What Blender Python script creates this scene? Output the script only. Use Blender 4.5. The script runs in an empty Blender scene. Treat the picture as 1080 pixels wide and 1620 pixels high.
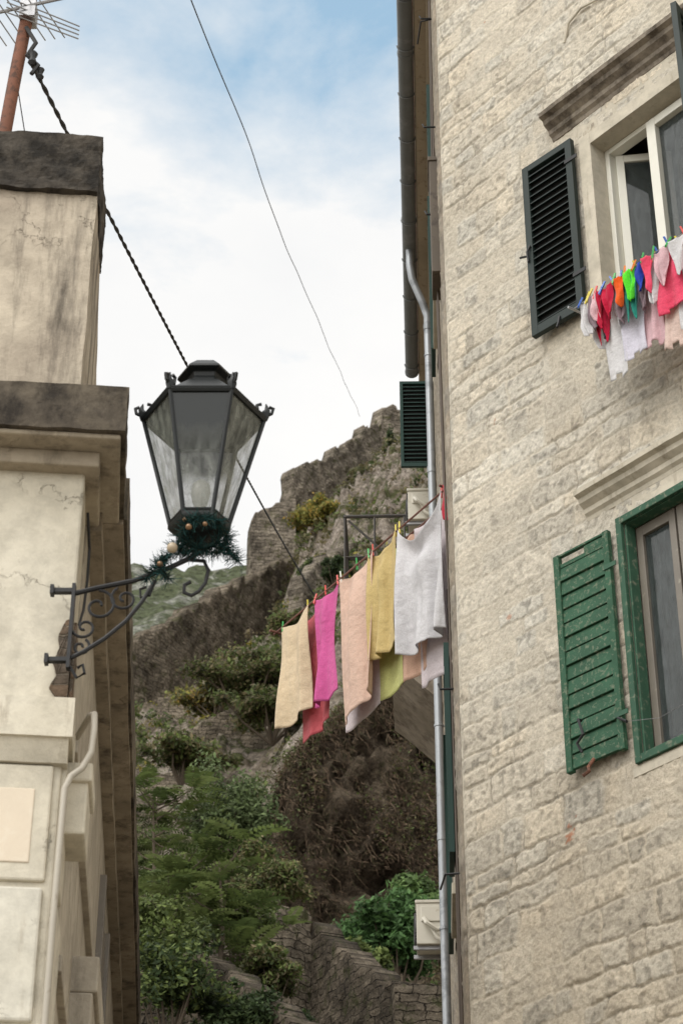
import bpy, bmesh, math, random
import numpy as np
from mathutils import Vector, Matrix
random.seed(7); rng=np.random.default_rng(7)
Z0=1.6
scene=bpy.context.scene
COL=scene.collection

# ------------------------------------------------------------ noise
def _h(ix,iy,seed):
    n=(ix.astype(np.int64)*374761393+iy.astype(np.int64)*668265263+seed*1442695041)&0xffffffff
    n=((n^(n>>13))*1274126177)&0xffffffff
    return ((n^(n>>16))&0xffff)/65535.0
def vn(x,y,seed=0):
    ix=np.floor(x);iy=np.floor(y);fx=x-ix;fy=y-iy
    fx=fx*fx*(3-2*fx);fy=fy*fy*(3-2*fy)
    a=_h(ix,iy,seed);b=_h(ix+1,iy,seed);c=_h(ix,iy+1,seed);d=_h(ix+1,iy+1,seed)
    return (a*(1-fx)+b*fx)*(1-fy)+(c*(1-fx)+d*fx)*fy
def fbm(x,y,o=4,seed=0):
    x=np.asarray(x,float);y=np.asarray(y,float)
    r=0;a=.5;t=0
    for i in range(o):
        r=r+a*vn(x,y,seed+i*17);t+=a;a*=.5;x=x*2.03+3.1;y=y*2.03+7.7
    return r/t
def sst(x,a,b):
    t=np.clip((x-a)/(b-a),0,1);return t*t*(3-2*t)

# ------------------------------------------------------------ materials
def nodes(name):
    m=bpy.data.materials.new(name);m.use_nodes=True
    nt=m.node_tree;nt.nodes.clear()
    out=nt.nodes.new('ShaderNodeOutputMaterial')
    b=nt.nodes.new('ShaderNodeBsdfPrincipled')
    nt.links.new(b.outputs[0],out.inputs[0])
    return m,nt,b,out
def noise(nt,vec,scale,detail=4,rough=.55,dist=0):
    n=nt.nodes.new('ShaderNodeTexNoise');n.inputs['Scale'].default_value=scale
    n.inputs['Detail'].default_value=detail;n.inputs['Roughness'].default_value=rough
    n.inputs['Distortion'].default_value=dist
    if vec is not None: nt.links.new(vec,n.inputs['Vector'])
    return n.outputs['Fac']
def ramp(nt,fac,stops):
    r=nt.nodes.new('ShaderNodeValToRGB')
    el=r.color_ramp.elements
    while len(el)<len(stops): el.new(.5)
    for e,(p,c) in zip(el,stops):
        e.position=p;e.color=(*c,1) if len(c)==3 else c
    nt.links.new(fac,r.inputs[0]);return r.outputs[0]
def g(v): return (v,v,v)
def mixc(nt,fac,a,b,mode='MIX'):
    m=nt.nodes.new('ShaderNodeMix');m.data_type='RGBA';m.blend_type=mode
    for k,v in ((0,fac),(6,a),(7,b)):
        if isinstance(v,(int,float)): m.inputs[k].default_value=v
        elif isinstance(v,tuple): m.inputs[k].default_value=(*v,1) if len(v)==3 else v
        else: nt.links.new(v,m.inputs[k])
    return m.outputs[2]
def mth(nt,op,a,b=0.):
    m=nt.nodes.new('ShaderNodeMath');m.operation=op
    for i,v in enumerate((a,b)):
        if isinstance(v,(int,float)): m.inputs[i].default_value=v
        else: nt.links.new(v,m.inputs[i])
    return m.outputs[0]
def bump(nt,b,h,dist=.01,strength=1.):
    n=nt.nodes.new('ShaderNodeBump');n.inputs['Distance'].default_value=dist;n.inputs['Strength'].default_value=strength
    nt.links.new(h,n.inputs['Height']);nt.links.new(n.outputs[0],b.inputs['Normal'])
def geo(nt): return nt.nodes.new('ShaderNodeNewGeometry').outputs['Position']
def painted(name,c,rough=.5,wear=None,wscale=14,wamt=.6,metal=0,bd=.001,bscale=60,var=.25,spec=.5):
    m,nt,b,o=nodes(name);p=geo(nt)
    n1=noise(nt,p,6,5);n2=noise(nt,p,wscale,8,.65,.4)
    c1=mixc(nt,n1,tuple(x*(1-var) for x in c),tuple(min(1,x*(1+var)) for x in c))
    if wear:
        f=ramp(nt,n2,[(wamt,g(0)),(wamt+.1,g(1))])
        c1=mixc(nt,f,c1,wear)
    nt.links.new(c1,b.inputs['Base Color'])
    b.inputs['Roughness'].default_value=rough;b.inputs['Metallic'].default_value=metal
    b.inputs['Specular IOR Level'].default_value=spec
    bump(nt,b,noise(nt,p,bscale,6,.6),bd)
    return m
def attrmat(name,rough=.9,bd=.004,scales=(45,160),transl=0,vary=.25):
    m,nt,b,o=nodes(name);p=geo(nt)
    at=nt.nodes.new('ShaderNodeAttribute');at.attribute_name='col'
    n1=noise(nt,p,scales[0],6,.65);n2=noise(nt,p,scales[1],4,.6)
    mul=mixc(nt,1.,at.outputs['Color'],ramp(nt,n1,[(.3,g(1-vary)),(.7,g(1))]),'MULTIPLY')
    if bd: mul=mixc(nt,1.,mul,ramp(nt,n2,[(.3,g(1-vary*.6)),(.7,g(1.06))]),'MULTIPLY')
    nt.links.new(mul,b.inputs['Base Color'])
    b.inputs['Roughness'].default_value=rough
    b.inputs['Specular IOR Level'].default_value=.2
    if bd: bump(nt,b,mth(nt,'ADD',mth(nt,'MULTIPLY',n1,1.),mth(nt,'MULTIPLY',n2,.5)),bd)
    if transl:
        t=nt.nodes.new('ShaderNodeBsdfTranslucent');nt.links.new(mul,t.inputs[0])
        ms=nt.nodes.new('ShaderNodeMixShader');ms.inputs[0].default_value=transl
        nt.links.new(b.outputs[0],ms.inputs[1]);nt.links.new(t.outputs[0],ms.inputs[2]);nt.links.new(ms.outputs[0],o.inputs[0])
    return m
def stonewall(name,c1,c2,mortar,bw=.45,bh=.22,bd=.04,dark=.5,moss=None):
    m,nt,b,o=nodes(name);p=geo(nt)
    uv=nt.nodes.new('ShaderNodeUVMap').outputs[0]
    nn=nt.nodes.new('ShaderNodeTexNoise');nn.inputs['Scale'].default_value=1.2/bw;nn.inputs['Detail'].default_value=5
    nt.links.new(uv,nn.inputs['Vector'])
    vm=nt.nodes.new('ShaderNodeVectorMath');vm.operation='MULTIPLY_ADD'
    vm.inputs[1].default_value=(bw*.8,bh*1.2,0);nt.links.new(nn.outputs['Color'],vm.inputs[0]);nt.links.new(uv,vm.inputs[2])
    br=nt.nodes.new('ShaderNodeTexBrick');br.inputs['Scale'].default_value=1
    br.inputs['Brick Width'].default_value=bw;br.inputs['Row Height'].default_value=bh
    br.inputs['Mortar Size'].default_value=bh*.07;br.inputs['Mortar Smooth'].default_value=.8;br.offset=.43;br.squash=1.3;br.squash_frequency=3
    br.inputs['Color1'].default_value=(*c1,1);br.inputs['Color2'].default_value=(*c2,1);br.inputs['Mortar'].default_value=(*mortar,1)
    nt.links.new(vm.outputs[0],br.inputs['Vector'])
    n1=noise(nt,p,.35/bw,6,.65);n2=noise(nt,p,3/bw,6,.6)
    c=mixc(nt,1.,br.outputs['Color'],ramp(nt,n1,[(.32,g(dark)),(.62,g(1.1))]),'MULTIPLY')
    c=mixc(nt,1.,c,ramp(nt,n2,[(.3,g(.55)),(.65,g(1.2))]),'MULTIPLY')
    if moss: c=mixc(nt,ramp(nt,noise(nt,p,.9/bw,6,.7),[(.54,g(0)),(.64,g(1))]),c,moss)
    nt.links.new(c,b.inputs['Base Color']);b.inputs['Roughness'].default_value=.95
    b.inputs['Specular IOR Level'].default_value=.1
    h=mth(nt,'ADD',mth(nt,'MULTIPLY',br.outputs['Fac'],-.8),mth(nt,'MULTIPLY',n2,1.8))
    bump(nt,b,h,bd);return m
def plaster(name,c,c2,stain,sa=.55,bd=.006,crack=True,vs=1.1):
    m,nt,b,o=nodes(name);p=geo(nt)
    n1=noise(nt,p,1.6,6,.6,.5);n2=noise(nt,p,9,8,.7);n3=noise(nt,p,70,4,.6)
    col=mixc(nt,ramp(nt,n1,[(.35,g(0)),(.65,g(1))]),c,c2)
    mp=nt.nodes.new('ShaderNodeMapping');mp.inputs['Scale'].default_value=(5,5,vs);nt.links.new(p,mp.inputs[0])
    st=noise(nt,mp.outputs[0],1.4,10,.7)
    col=mixc(nt,ramp(nt,st,[(sa,g(0)),(sa+.20,g(.85))]),col,stain)
    col=mixc(nt,1.,col,ramp(nt,n2,[(.3,g(.78)),(.6,g(1.06))]),'MULTIPLY')
    h=mth(nt,'ADD',mth(nt,'MULTIPLY',n2,1.),mth(nt,'MULTIPLY',n3,.25))
    if crack:
        v=nt.nodes.new('ShaderNodeTexVoronoi');v.feature='DISTANCE_TO_EDGE';v.inputs['Scale'].default_value=1.7
        w=nt.nodes.new('ShaderNodeVectorMath');w.operation='MULTIPLY_ADD';w.inputs[1].default_value=(.8,.8,.8)
        q=nt.nodes.new('ShaderNodeTexNoise');q.inputs['Scale'].default_value=4;q.inputs['Detail'].default_value=9;q.inputs['Roughness'].default_value=.65;nt.links.new(p,q.inputs[0])
        nt.links.new(q.outputs['Color'],w.inputs[0]);nt.links.new(p,w.inputs[2]);nt.links.new(w.outputs[0],v.inputs[0])
        ck=ramp(nt,v.outputs['Distance'],[(0,g(1)),(.009,g(0))])
        ck=mth(nt,'MULTIPLY',ck,ramp(nt,noise(nt,p,2.3,3),[(.5,g(0)),(.62,g(1))]))
        col=mixc(nt,mth(nt,'MULTIPLY',ck,.4),col,(.2,.15,.1))
        h=mth(nt,'SUBTRACT',h,mth(nt,'MULTIPLY',ck,.5))
    nt.links.new(col,b.inputs['Base Color']);b.inputs['Roughness'].default_value=.92;b.inputs['Specular IOR Level'].default_value=.2
    bump(nt,b,h,bd);return m
def clothmat(name,c,transl=.25):
    m,nt,b,o=nodes(name);p=geo(nt)
    n1=noise(nt,p,14,4);n2=noise(nt,p,110,3,.7);n3=noise(nt,p,6,5,.6)
    col=mixc(nt,ramp(nt,n2,[(.35,g(0)),(.65,g(1))]),tuple(x*.84 for x in c),c)
    col=mixc(nt,1.,col,ramp(nt,n3,[(.3,g(.90)),(.7,g(1.04))]),'MULTIPLY')
    nt.links.new(col,b.inputs['Base Color']);b.inputs['Roughness'].default_value=.95
    b.inputs['Specular IOR Level'].default_value=.1
    b.inputs['Sheen Weight'].default_value=.15
    bump(nt,b,mth(nt,'ADD',mth(nt,'MULTIPLY',n1,5.),n2),.004)
    t=nt.nodes.new('ShaderNodeBsdfTranslucent');nt.links.new(col,t.inputs[0])
    ms=nt.nodes.new('ShaderNodeMixShader');ms.inputs[0].default_value=transl
    nt.links.new(b.outputs[0],ms.inputs[1]);nt.links.new(t.outputs[0],ms.inputs[2]);nt.links.new(ms.outputs[0],o.inputs[0])
    return m
def glassmat(name,c,alpha,rough=.05,va=.12,zr=None,spec=.6):
    m,nt,b,o=nodes(name);p=geo(nt)
    mp=nt.nodes.new('ShaderNodeMapping');mp.inputs['Scale'].default_value=(2.2,2.2,.7);nt.links.new(p,mp.inputs[0])
    n=noise(nt,mp.outputs[0],12,7,.68)
    col=mixc(nt,n,tuple(x*.5 for x in c),tuple(min(1,x*1.5) for x in c))
    al=ramp(nt,n,[(.35,g(max(0,alpha-va))),(.65,g(min(1,alpha+va)))])
    if zr:   # painted shade: pane darkens upwards for the dark roof and reflections behind it
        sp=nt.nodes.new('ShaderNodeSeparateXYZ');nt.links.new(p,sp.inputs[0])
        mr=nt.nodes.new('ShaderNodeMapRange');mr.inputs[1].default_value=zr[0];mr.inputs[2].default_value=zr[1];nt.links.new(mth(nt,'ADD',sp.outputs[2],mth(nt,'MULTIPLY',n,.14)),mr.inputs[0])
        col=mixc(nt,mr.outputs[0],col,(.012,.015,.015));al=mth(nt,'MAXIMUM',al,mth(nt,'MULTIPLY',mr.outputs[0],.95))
    nt.links.new(col,b.inputs['Base Color'])
    b.inputs['Roughness'].default_value=rough
    nt.links.new(al,b.inputs['Alpha'])
    b.inputs['Specular IOR Level'].default_value=spec
    return m

M={}
M['facade']=attrmat('hewn_limestone',.94,.0075,(55,200),vary=.30)
M['alley']=attrmat('alley_masonry',.92,.006,(30,110),vary=.3)
M['dressed']=plaster('dressed_limestone',(.55,.50,.41),(.46,.42,.34),(.22,.18,.13),.56,.003,False)
M['cornice']=plaster('weathered_cornice_stone',(.30,.26,.205),(.19,.16,.13),(.06,.048,.037),.44,.004,False,5)
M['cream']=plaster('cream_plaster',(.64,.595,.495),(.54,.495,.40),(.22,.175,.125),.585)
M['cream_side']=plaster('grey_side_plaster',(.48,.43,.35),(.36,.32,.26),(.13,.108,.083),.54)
M['stained']=plaster('stained_plaster',(.53,.465,.37),(.37,.315,.25),(.055,.046,.038),.47,.008,True,.7)
M['black']=plaster('lichen_black_stone',(.11,.094,.075),(.042,.037,.032),(.012,.011,.010),.40,.012,False,4)
M['ledge']=plaster('ledge_weathered',(.22,.185,.135),(.09,.075,.058),(.02,.017,.015),.43,.009,False,3)
M['soffit']=plaster('soffit_render',(.46,.40,.31),(.34,.29,.22),(.10,.08,.06),.52,.004,True)
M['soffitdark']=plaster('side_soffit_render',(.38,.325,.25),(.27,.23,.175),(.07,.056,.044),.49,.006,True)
M['marble']=painted('beige_marble',(.62,.53,.41),.4,(.66,.58,.46),9,.5,var=.10)
M['whiteblock']=plaster('cream_block',(.63,.60,.52),(.55,.52,.44),(.3,.25,.18),.60,.004,True)
M['brick']=stonewall('exposed_brick',(.22,.15,.10),(.16,.135,.11),(.26,.22,.17),.12,.055,.01)
M['green']=painted('green_shutter_paint',(.026,.080,.044),.7,(.12,.15,.10),34,.53,bscale=90,bd=.002,var=.5,spec=.25)
M['greenframe']=painted('green_frame_paint',(.034,.088,.054),.65,(.16,.175,.125),24,.55,var=.4,spec=.25)
M['darkgreen']=painted('dark_shutter_paint',(.014,.023,.020),.55,(.04,.045,.04),18,.66,spec=.3)
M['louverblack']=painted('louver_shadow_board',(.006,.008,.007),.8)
M['bluegreen']=painted('blue_green_shutter',(.012,.040,.032),.55,(.03,.06,.05),18,.66,spec=.3)
M['whitewood']=painted('white_window_paint',(.66,.645,.57),.45,(.4,.36,.28),18,.66,var=.08)
M['brownwood']=painted('brown_window_paint',(.16,.14,.115),.5,(.3,.28,.22),18,.62)
M['glass']=glassmat('window_glass',(.05,.06,.06),.60,.03)
M['interior']=painted('dark_room',(.045,.04,.033),.9)
M['curtain']=clothmat('net_curtain',(.46,.44,.39))
M['iron']=painted('black_iron',(.012,.012,.013),.5,(.05,.035,.025),30,.62,bd=.001,spec=.35)
M['railiron']=painted('grey_brown_iron',(.055,.05,.045),.6,(.12,.07,.04),30,.58,metal=.2,bd=.001)
M['lampblack']=painted('lamp_black_paint',(.008,.010,.0105),.42,(.03,.034,.03),24,.66,spec=.35)
M['lampglass']=glassmat('dusty_lamp_glass',(.20,.21,.185),.50,.18,.22,None,.5)
M['shadeglass']=glassmat('painted_shade_lamp_glass',(.20,.21,.19),.48,.18,.25,(6.64,6.80),.45)  # dark lantern roof seen through the glass is painted into the pane's upper part
M['bulb']=painted('bulb_glass',(.55,.55,.50),.2)
M['rust']=painted('rusty_steel',(.17,.065,.035),.8,(.08,.035,.02),20,.5)
M['alu']=painted('aluminium',(.35,.35,.36),.4,metal=.8)
M['galv']=painted('galvanised_pipe',(.30,.315,.33),.45,(.2,.21,.22),5,.52,metal=.5,var=.15)
M['gutter']=painted('grey_gutter_metal',(.15,.158,.16),.5,(.2,.205,.205),5,.55,metal=.1)
M['eave']=painted('brown_eave_board',(.40,.335,.25),.8,(.26,.21,.155),12,.55)
M['meter']=painted('brown_box',(.09,.07,.05),.7,(.05,.035,.025),12,.55)
M['concrete']=plaster('old_concrete',(.30,.26,.21),(.20,.17,.13),(.08,.06,.045),.5,.008,False)
M['ac']=painted('aged_white_casing',(.56,.53,.45),.45,(.40,.35,.26),10,.6,var=.08)
M['acdark']=painted('grille_dark',(.05,.05,.05),.6)
M['plasticpipe']=painted('grey_plastic_pipe',(.38,.345,.285),.5,(.24,.2,.15),12,.6,var=.1)
M['cable']=painted('black_cable',(.012,.012,.012),.6)
M['browncable']=painted('brown_cable',(.08,.06,.045),.7)
M['thinwire']=painted('thin_grey_wire',(.05,.05,.05),.6)
M['rope']=painted('brown_line',(.16,.07,.05),.7)
M['tile']=painted('terracotta_tile',(.34,.14,.08),.85,(.15,.1,.07),9,.5)
M['leaf']=attrmat('leaves',.6,0,(3,9),transl=.35,vary=.2)
M['twig']=attrmat('twigs',.9,0,(3,9),vary=.2)
M['bark']=painted('bark',(.08,.06,.04),.9,bd=.01)
M['fort']=stonewall('fortress_masonry',(.36,.31,.245),(.23,.195,.155),(.08,.064,.05),.8,.36,.24,.30,(.09,.085,.045))
M['fortdark']=stonewall('diagonal_wall_masonry',(.27,.225,.17),(.17,.14,.105),(.07,.056,.043),.8,.36,.24,.32,(.08,.075,.04))
M['ruin']=stonewall('dry_stone_wall',(.27,.225,.17),(.15,.125,.095),(.03,.024,.018),.34,.17,.08,.40,(.055,.055,.026))
M['ruindark']=stonewall('dark_dry_stone_wall',(.17,.14,.105),(.09,.074,.056),(.02,.016,.012),.34,.17,.08,.38,(.05,.05,.025))
M['pave']=plaster('stone_paving',(.32,.29,.24),(.26,.23,.19),(.15,.13,.1),.5,.005,True)

# ------------------------------------------------------------ geometry helpers
class Fr:
    def __init__(s,o,u,n):
        L=math.hypot(*u);s.o=o;s.u=(u[0]/L,u[1]/L);L=math.hypot(*n);s.n=(n[0]/L,n[1]/L)
    def pt(s,a,o,z): return (s.o[0]+s.u[0]*a+s.n[0]*o, s.o[1]+s.u[1]*a+s.n[1]*o, z)
R=Fr((.756,12),(.642,-.767),(-.767,-.642))
W=Fr((.756,12),(.04,1),(-1,.04))
F=Fr((-1.095,7.5),(-1,-.1),(.1,-1))
S=Fr((-1.095,7.5),(-.072,1),(1,.072))
XY=Fr((0,0),(1,0),(0,1))
def empty(name,loc,label,cat,group=None):
    e=bpy.data.objects.new(name,None);e.location=loc;COL.objects.link(e)
    e.empty_display_size=.1;e['label']=label;e['category']=cat
    if group:e['group']=group
    return e
def tag(o,label,cat,group=None,kind=None):
    if label:o['label']=label
    if cat:o['category']=cat
    if group:o['group']=group
    if kind:o['kind']=kind
    return o
def wloc(o):
    v=Vector((0,0,0))
    while o is not None: v+=o.location;o=o.parent
    return v
def link(name,me,mat,parent):
    o=bpy.data.objects.new(name,me);COL.objects.link(o)
    if mat is not None: me.materials.append(mat)
    if parent is not None:
        me.transform(Matrix.Translation(-wloc(parent)));o.parent=parent
    return o
def meshnp(name,co,quads,cols=None,uv=None,smooth=False):
    me=bpy.data.meshes.new(name);n=len(co);k=len(quads)
    me.vertices.add(n);me.vertices.foreach_set('co',np.ascontiguousarray(co,dtype=np.float32).ravel())
    me.loops.add(k*4);me.loops.foreach_set('vertex_index',np.ascontiguousarray(quads,dtype=np.int32).ravel())
    me.polygons.add(k);me.polygons.foreach_set('loop_start',np.arange(0,k*4,4,dtype=np.int32))
    if smooth: me.polygons.foreach_set('use_smooth',np.ones(k,dtype=bool))
    me.update(calc_edges=True)
    if cols is not None:
        a=me.attributes.new('col','FLOAT_COLOR','POINT')
        c=np.ones((n,4),dtype=np.float32);c[:,:3]=cols;a.data.foreach_set('color',c.ravel())
    if uv is not None:
        l=me.uv_layers.new(name='UVMap');l.data.foreach_set('uv',np.ascontiguousarray(uv,dtype=np.float32)[np.asarray(quads).ravel()].ravel())
    return me
class MB:
    def __init__(s): s.v=[];s.f=[];s.uv=[]
    def face(s,pts,uv=None):
        i=len(s.v);s.v+= [tuple(p) for p in pts];s.f.append(list(range(i,i+len(pts))))
        if uv is None: uv=[(p[0]+p[1],p[2]) for p in pts]
        s.uv.append(uv);return s
    def box(s,fr,a,b,o0,o1,z0,z1):
        P=fr.pt;i=len(s.v)
        s.v+=[P(a,o0,z0),P(b,o0,z0),P(b,o1,z0),P(a,o1,z0),P(a,o0,z1),P(b,o0,z1),P(b,o1,z1),P(a,o1,z1)]
        for f,u in (((0,3,2,1),[(a,o0),(a,o1),(b,o1),(b,o0)]),((4,5,6,7),[(a,o0),(b,o0),(b,o1),(a,o1)]),
                    ((0,1,5,4),[(a,z0),(b,z0),(b,z1),(a,z1)]),((1,2,6,5),[(o0,z0),(o1,z0),(o1,z1),(o0,z1)]),
                    ((2,3,7,6),[(b,z0),(a,z0),(a,z1),(b,z1)]),((3,0,4,7),[(o1,z0),(o0,z0),(o0,z1),(o1,z1)])):
            s.f.append([i+k for k in f]);s.uv.append(u)
        return s
    def prism(s,poly,vec):
        i=len(s.v);n=len(poly);vec=Vector(vec);L=vec.length
        s.v+=[tuple(p) for p in poly]+[tuple(Vector(p)+vec) for p in poly]
        s.f.append(list(range(i,i+n)));s.uv.append([(p[1],p[2]) for p in poly])
        s.f.append(list(range(i+2*n-1,i+n-1,-1)));s.uv.append([(p[1],p[2]) for p in poly[::-1]])
        d=0
        for k in range(n):
            q=(k+1)%n;e=(Vector(poly[q])-Vector(poly[k])).length
            s.f.append([i+k,i+n+k,i+n+q,i+q]);s.uv.append([(0,d),(L,d),(L,d+e),(0,d+e)]);d+=e
        return s
    def prof(s,fr,a,b,pf):
        p=[fr.pt(a,o,z) for o,z in pf];q=Vector(fr.pt(b,0,0))-Vector(fr.pt(a,0,0));return s.prism(p,q)
    def tube(s,pts,r,n=8,cap=True):
        pts=[Vector(p) for p in pts];i0=len(s.v);m=len(pts)
        up=None
        for k,p in enumerate(pts):
            t=(pts[min(k+1,m-1)]-pts[max(k-1,0)]).normalized()
            if up is None:
                up=Vector((0,0,1)) if abs(t.z)<.9 else Vector((1,0,0))
            x=t.cross(up)
            if x.length<1e-4: x=t.cross(Vector((.3,.8,.1)))
            x.normalize();y=x.cross(t).normalized();up=y
            rr=r[k] if isinstance(r,(list,tuple)) else r
            for j in range(n):
                a=2*math.pi*j/n;s.v.append(tuple(p+x*rr*math.cos(a)+y*rr*math.sin(a)))
        for k in range(m-1):
            for j in range(n):
                a=i0+k*n+j;b=i0+k*n+(j+1)%n
                s.f.append([a,b,b+n,a+n]);s.uv.append([(j/n,k),(j/n+.1,k),(j/n+.1,k+1),(j/n,k+1)])
        if cap:
            s.f.append([i0+j for j in range(n)][::-1]);s.uv.append([(0,0)]*n)
            s.f.append([i0+(m-1)*n+j for j in range(n)]);s.uv.append([(0,0)]*n)
        return s
    def lathe(s,c,pf,n=16,rot=0.,cap=True):
        i0=len(s.v)
        for r,z in pf:
            for j in range(n):
                a=rot+2*math.pi*j/n;s.v.append((c[0]+r*math.cos(a),c[1]+r*math.sin(a),c[2]+z))
        m=len(pf)
        for k in range(m-1):
            for j in range(n):
                a=i0+k*n+j;b=i0+k*n+(j+1)%n
                s.f.append([a,b,b+n,a+n]);s.uv.append([(j/n,k),(j/n+.1,k),(j/n+.1,k+1),(j/n,k+1)])
        if cap:
            s.f.append([i0+j for j in range(n)][::-1]);s.uv.append([(0,0)]*n)
            s.f.append([i0+(m-1)*n+j for j in range(n)]);s.uv.append([(0,0)]*n)
        return s
    def obj(s,name,mat,parent=None,smooth=False,bevel=0,rough=None,seed=3):
        me=bpy.data.meshes.new(name);me.from_pydata(s.v,[],s.f)
        l=me.uv_layers.new(name='UVMap');k=0
        for u in s.uv:
            for q in u: l.data[k].uv=q;k+=1
        bm=bmesh.new();bm.from_mesh(me)
        if rough:
            L,amp=rough
            bmesh.ops.remove_doubles(bm,verts=bm.verts,dist=1e-5)
            for it in range(12):
                es=[e for e in bm.edges if e.calc_length()>L*1.5]
                if not es or len(bm.verts)>30000: break
                bmesh.ops.subdivide_edges(bm,edges=es,cuts=1,use_grid_fill=True)
            co=np.array([v.co[:] for v in bm.verts])
            for ax in range(3):
                q=fbm(co[:,0]/(L*3)+co[:,2]/(L*2.3)+ax*31,co[:,1]/(L*3)-co[:,2]/(L*3.1)+ax*7,4,seed+ax)-.5
                for v,d in zip(bm.verts,q): v.co[ax]+=d*2*amp
        bmesh.ops.recalc_face_normals(bm,faces=bm.faces)
        bm.to_mesh(me);bm.free()
        if smooth:
            for p in me.polygons:p.use_smooth=True
        o=link(name,me,mat,parent)
        if smooth and not rough:
            try: me.set_sharp_from_angle(angle=math.radians(40))
            except Exception: pass
        if bevel:
            b=o.modifiers.new('bevel','BEVEL');b.width=bevel;b.segments=2;b.limit_method='ANGLE';b.angle_limit=math.radians(35)
        return o
def one_tube(name,pts,r,n,mat,parent,smooth=True):
    return MB().tube(pts,r,n).obj(name,mat,parent,smooth=smooth)
def gridquads(ns,nz):
    i=np.arange((ns-1)*(nz-1));r=i//(ns-1);c=i%(ns-1);a=r*ns+c
    return np.stack([a,a+1,a+ns+1,a+ns],1)

# masonry with real relief
def masonry(name,fr,s0,s1,z0,z1,res,holes,mat,parent,seed=1,base=(.665,.605,.50),mort=(.65,.59,.485),amp=.40,edge0=False,hr=(.095,.235),wr=(.12,.46),spots=()):
    ns=int((s1-s0)/res)+1;nz=int((z1-z0)/res)+1
    s=np.linspace(s0,s1,ns);z=np.linspace(z0,z1,nz)
    Sg,Zg=np.meshgrid(s,z);x=Sg.ravel();y=Zg.ravel()
    x2=x+.05*(fbm(x*2.2,y*2.2,2,seed)-.5)+.05*(fbm(x*9,y*9,3,seed+5)-.5)+.02*(fbm(x*30,y*30,2,seed+6)-.5)
    y2=y+.11*(fbm(x*.9,y*.5,2,seed+9)-.5)+.055*(fbm(x*5,y*5,3,seed+15)-.5)+.02*(fbm(x*30,y*30,2,seed+16)-.5)
    r=np.random.default_rng(seed)
    ce=[-1.]
    while ce[-1]<z1+1: ce.append(ce[-1]+r.uniform(*hr))
    ce=np.array(ce);ci=np.clip(np.searchsorted(ce,y2)-1,0,len(ce)-2)
    ds=np.zeros_like(x);bi=np.zeros_like(x,dtype=np.int64)
    for c in np.unique(ci):
        m=ci==c;e=[s0-1-r.uniform(0,.4)]
        while e[-1]<s1+1: e.append(e[-1]+r.uniform(*wr))
        e=np.array(e);k=np.clip(np.searchsorted(e,x2[m])-1,0,len(e)-2)
        ds[m]=np.minimum(x2[m]-e[k],e[k+1]-x2[m]);bi[m]=k
    dz=np.minimum(y2-ce[ci],ce[ci+1]-y2)
    cr=.02
    dd=np.where((ds<cr)&(dz<cr),cr-np.hypot(cr-ds,cr-dz),np.minimum(ds,dz))
    jn=.001+.009*fbm(x*5,y*5,3,seed+22)
    m=sst(dd,jn,jn+.010)
    smear=sst(fbm(x*1.7,y*1.7,4,seed+40),.42,.60)
    h1=_h(bi,ci,seed+3);h2=_h(bi,ci,seed+4);h3=_h(bi,ci,seed+6)
    chis=np.abs(fbm(x*14,y*14,4,seed+50)-.5)*2
    rough=fbm(x*38,y*38,3,seed+60)
    big=fbm(x*5+h1*50,y*6+h2*50,3,seed+70)
    me_=m*(1-.75*smear*h3)
    disp=me_*(.002+.009*h1+.016*big+.028*(1-chis)+.026*rough)+(1-me_)*(.022*rough+.012*smear+.014)
    disp*=amp
    if edge0: disp*=.15+.85*sst(x-s0,0,.05)
    co=np.stack([fr.o[0]+fr.u[0]*x+fr.n[0]*disp,fr.o[1]+fr.u[1]*x+fr.n[1]*disp,y],1)
    tone=(.82+.28*h2)[:,None];base=np.array(base);mort=np.array(mort)
    warm=(h3[:,None]-.5)*np.array([.06,.0,-.08])+1
    c=base*tone*warm
    c=c*(.82+.34*fbm(x*3,y*3,4,seed+80))[:,None]
    c=c*(.84+.22*sst(rough,.2,.6))[:,None]
    pit=sst(fbm(x*26,y*26,3,seed+95),.58,.68)*.32
    c=c*(1-pit)[:,None]
    mc=mort*(.82+.34*fbm(x*9,y*9,3,seed+90))[:,None]
    crev=(1-sst(dd,0,.008))*sst(fbm(x*3,y*3,3,seed+33),.40,.62)*(1-smear*.85)*.48
    col=(c*me_[:,None]+mc*(1-me_)[:,None])*(1-crev)[:,None]
    col=col*(.86+.26*fbm(x*.5,y*.35,3,seed+100))[:,None]
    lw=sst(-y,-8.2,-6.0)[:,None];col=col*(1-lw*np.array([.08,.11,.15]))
    for (a,b,rr,cc) in spots:
        t=sst(1-np.hypot(x-a,(y-b))/rr+ (fbm(x*30,y*30,3,seed+7)-.5)*2.2,.45,.65)[:,None]
        col=col*(1-t*.7)+np.array(cc)*t*.7
    q=gridquads(ns,nz)
    if holes:
        cx=x[q].mean(1);cy=y[q].mean(1);keep=np.ones(len(q),bool)
        for (a,b,c0,d0) in holes: keep&=~((cx>a)&(cx<b)&(cy>c0)&(cy<d0))
        q=q[keep]
    me=meshnp(name,co,q,col,np.stack([x,y],1),smooth=True)
    return link(name,me,mat,parent)

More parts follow.
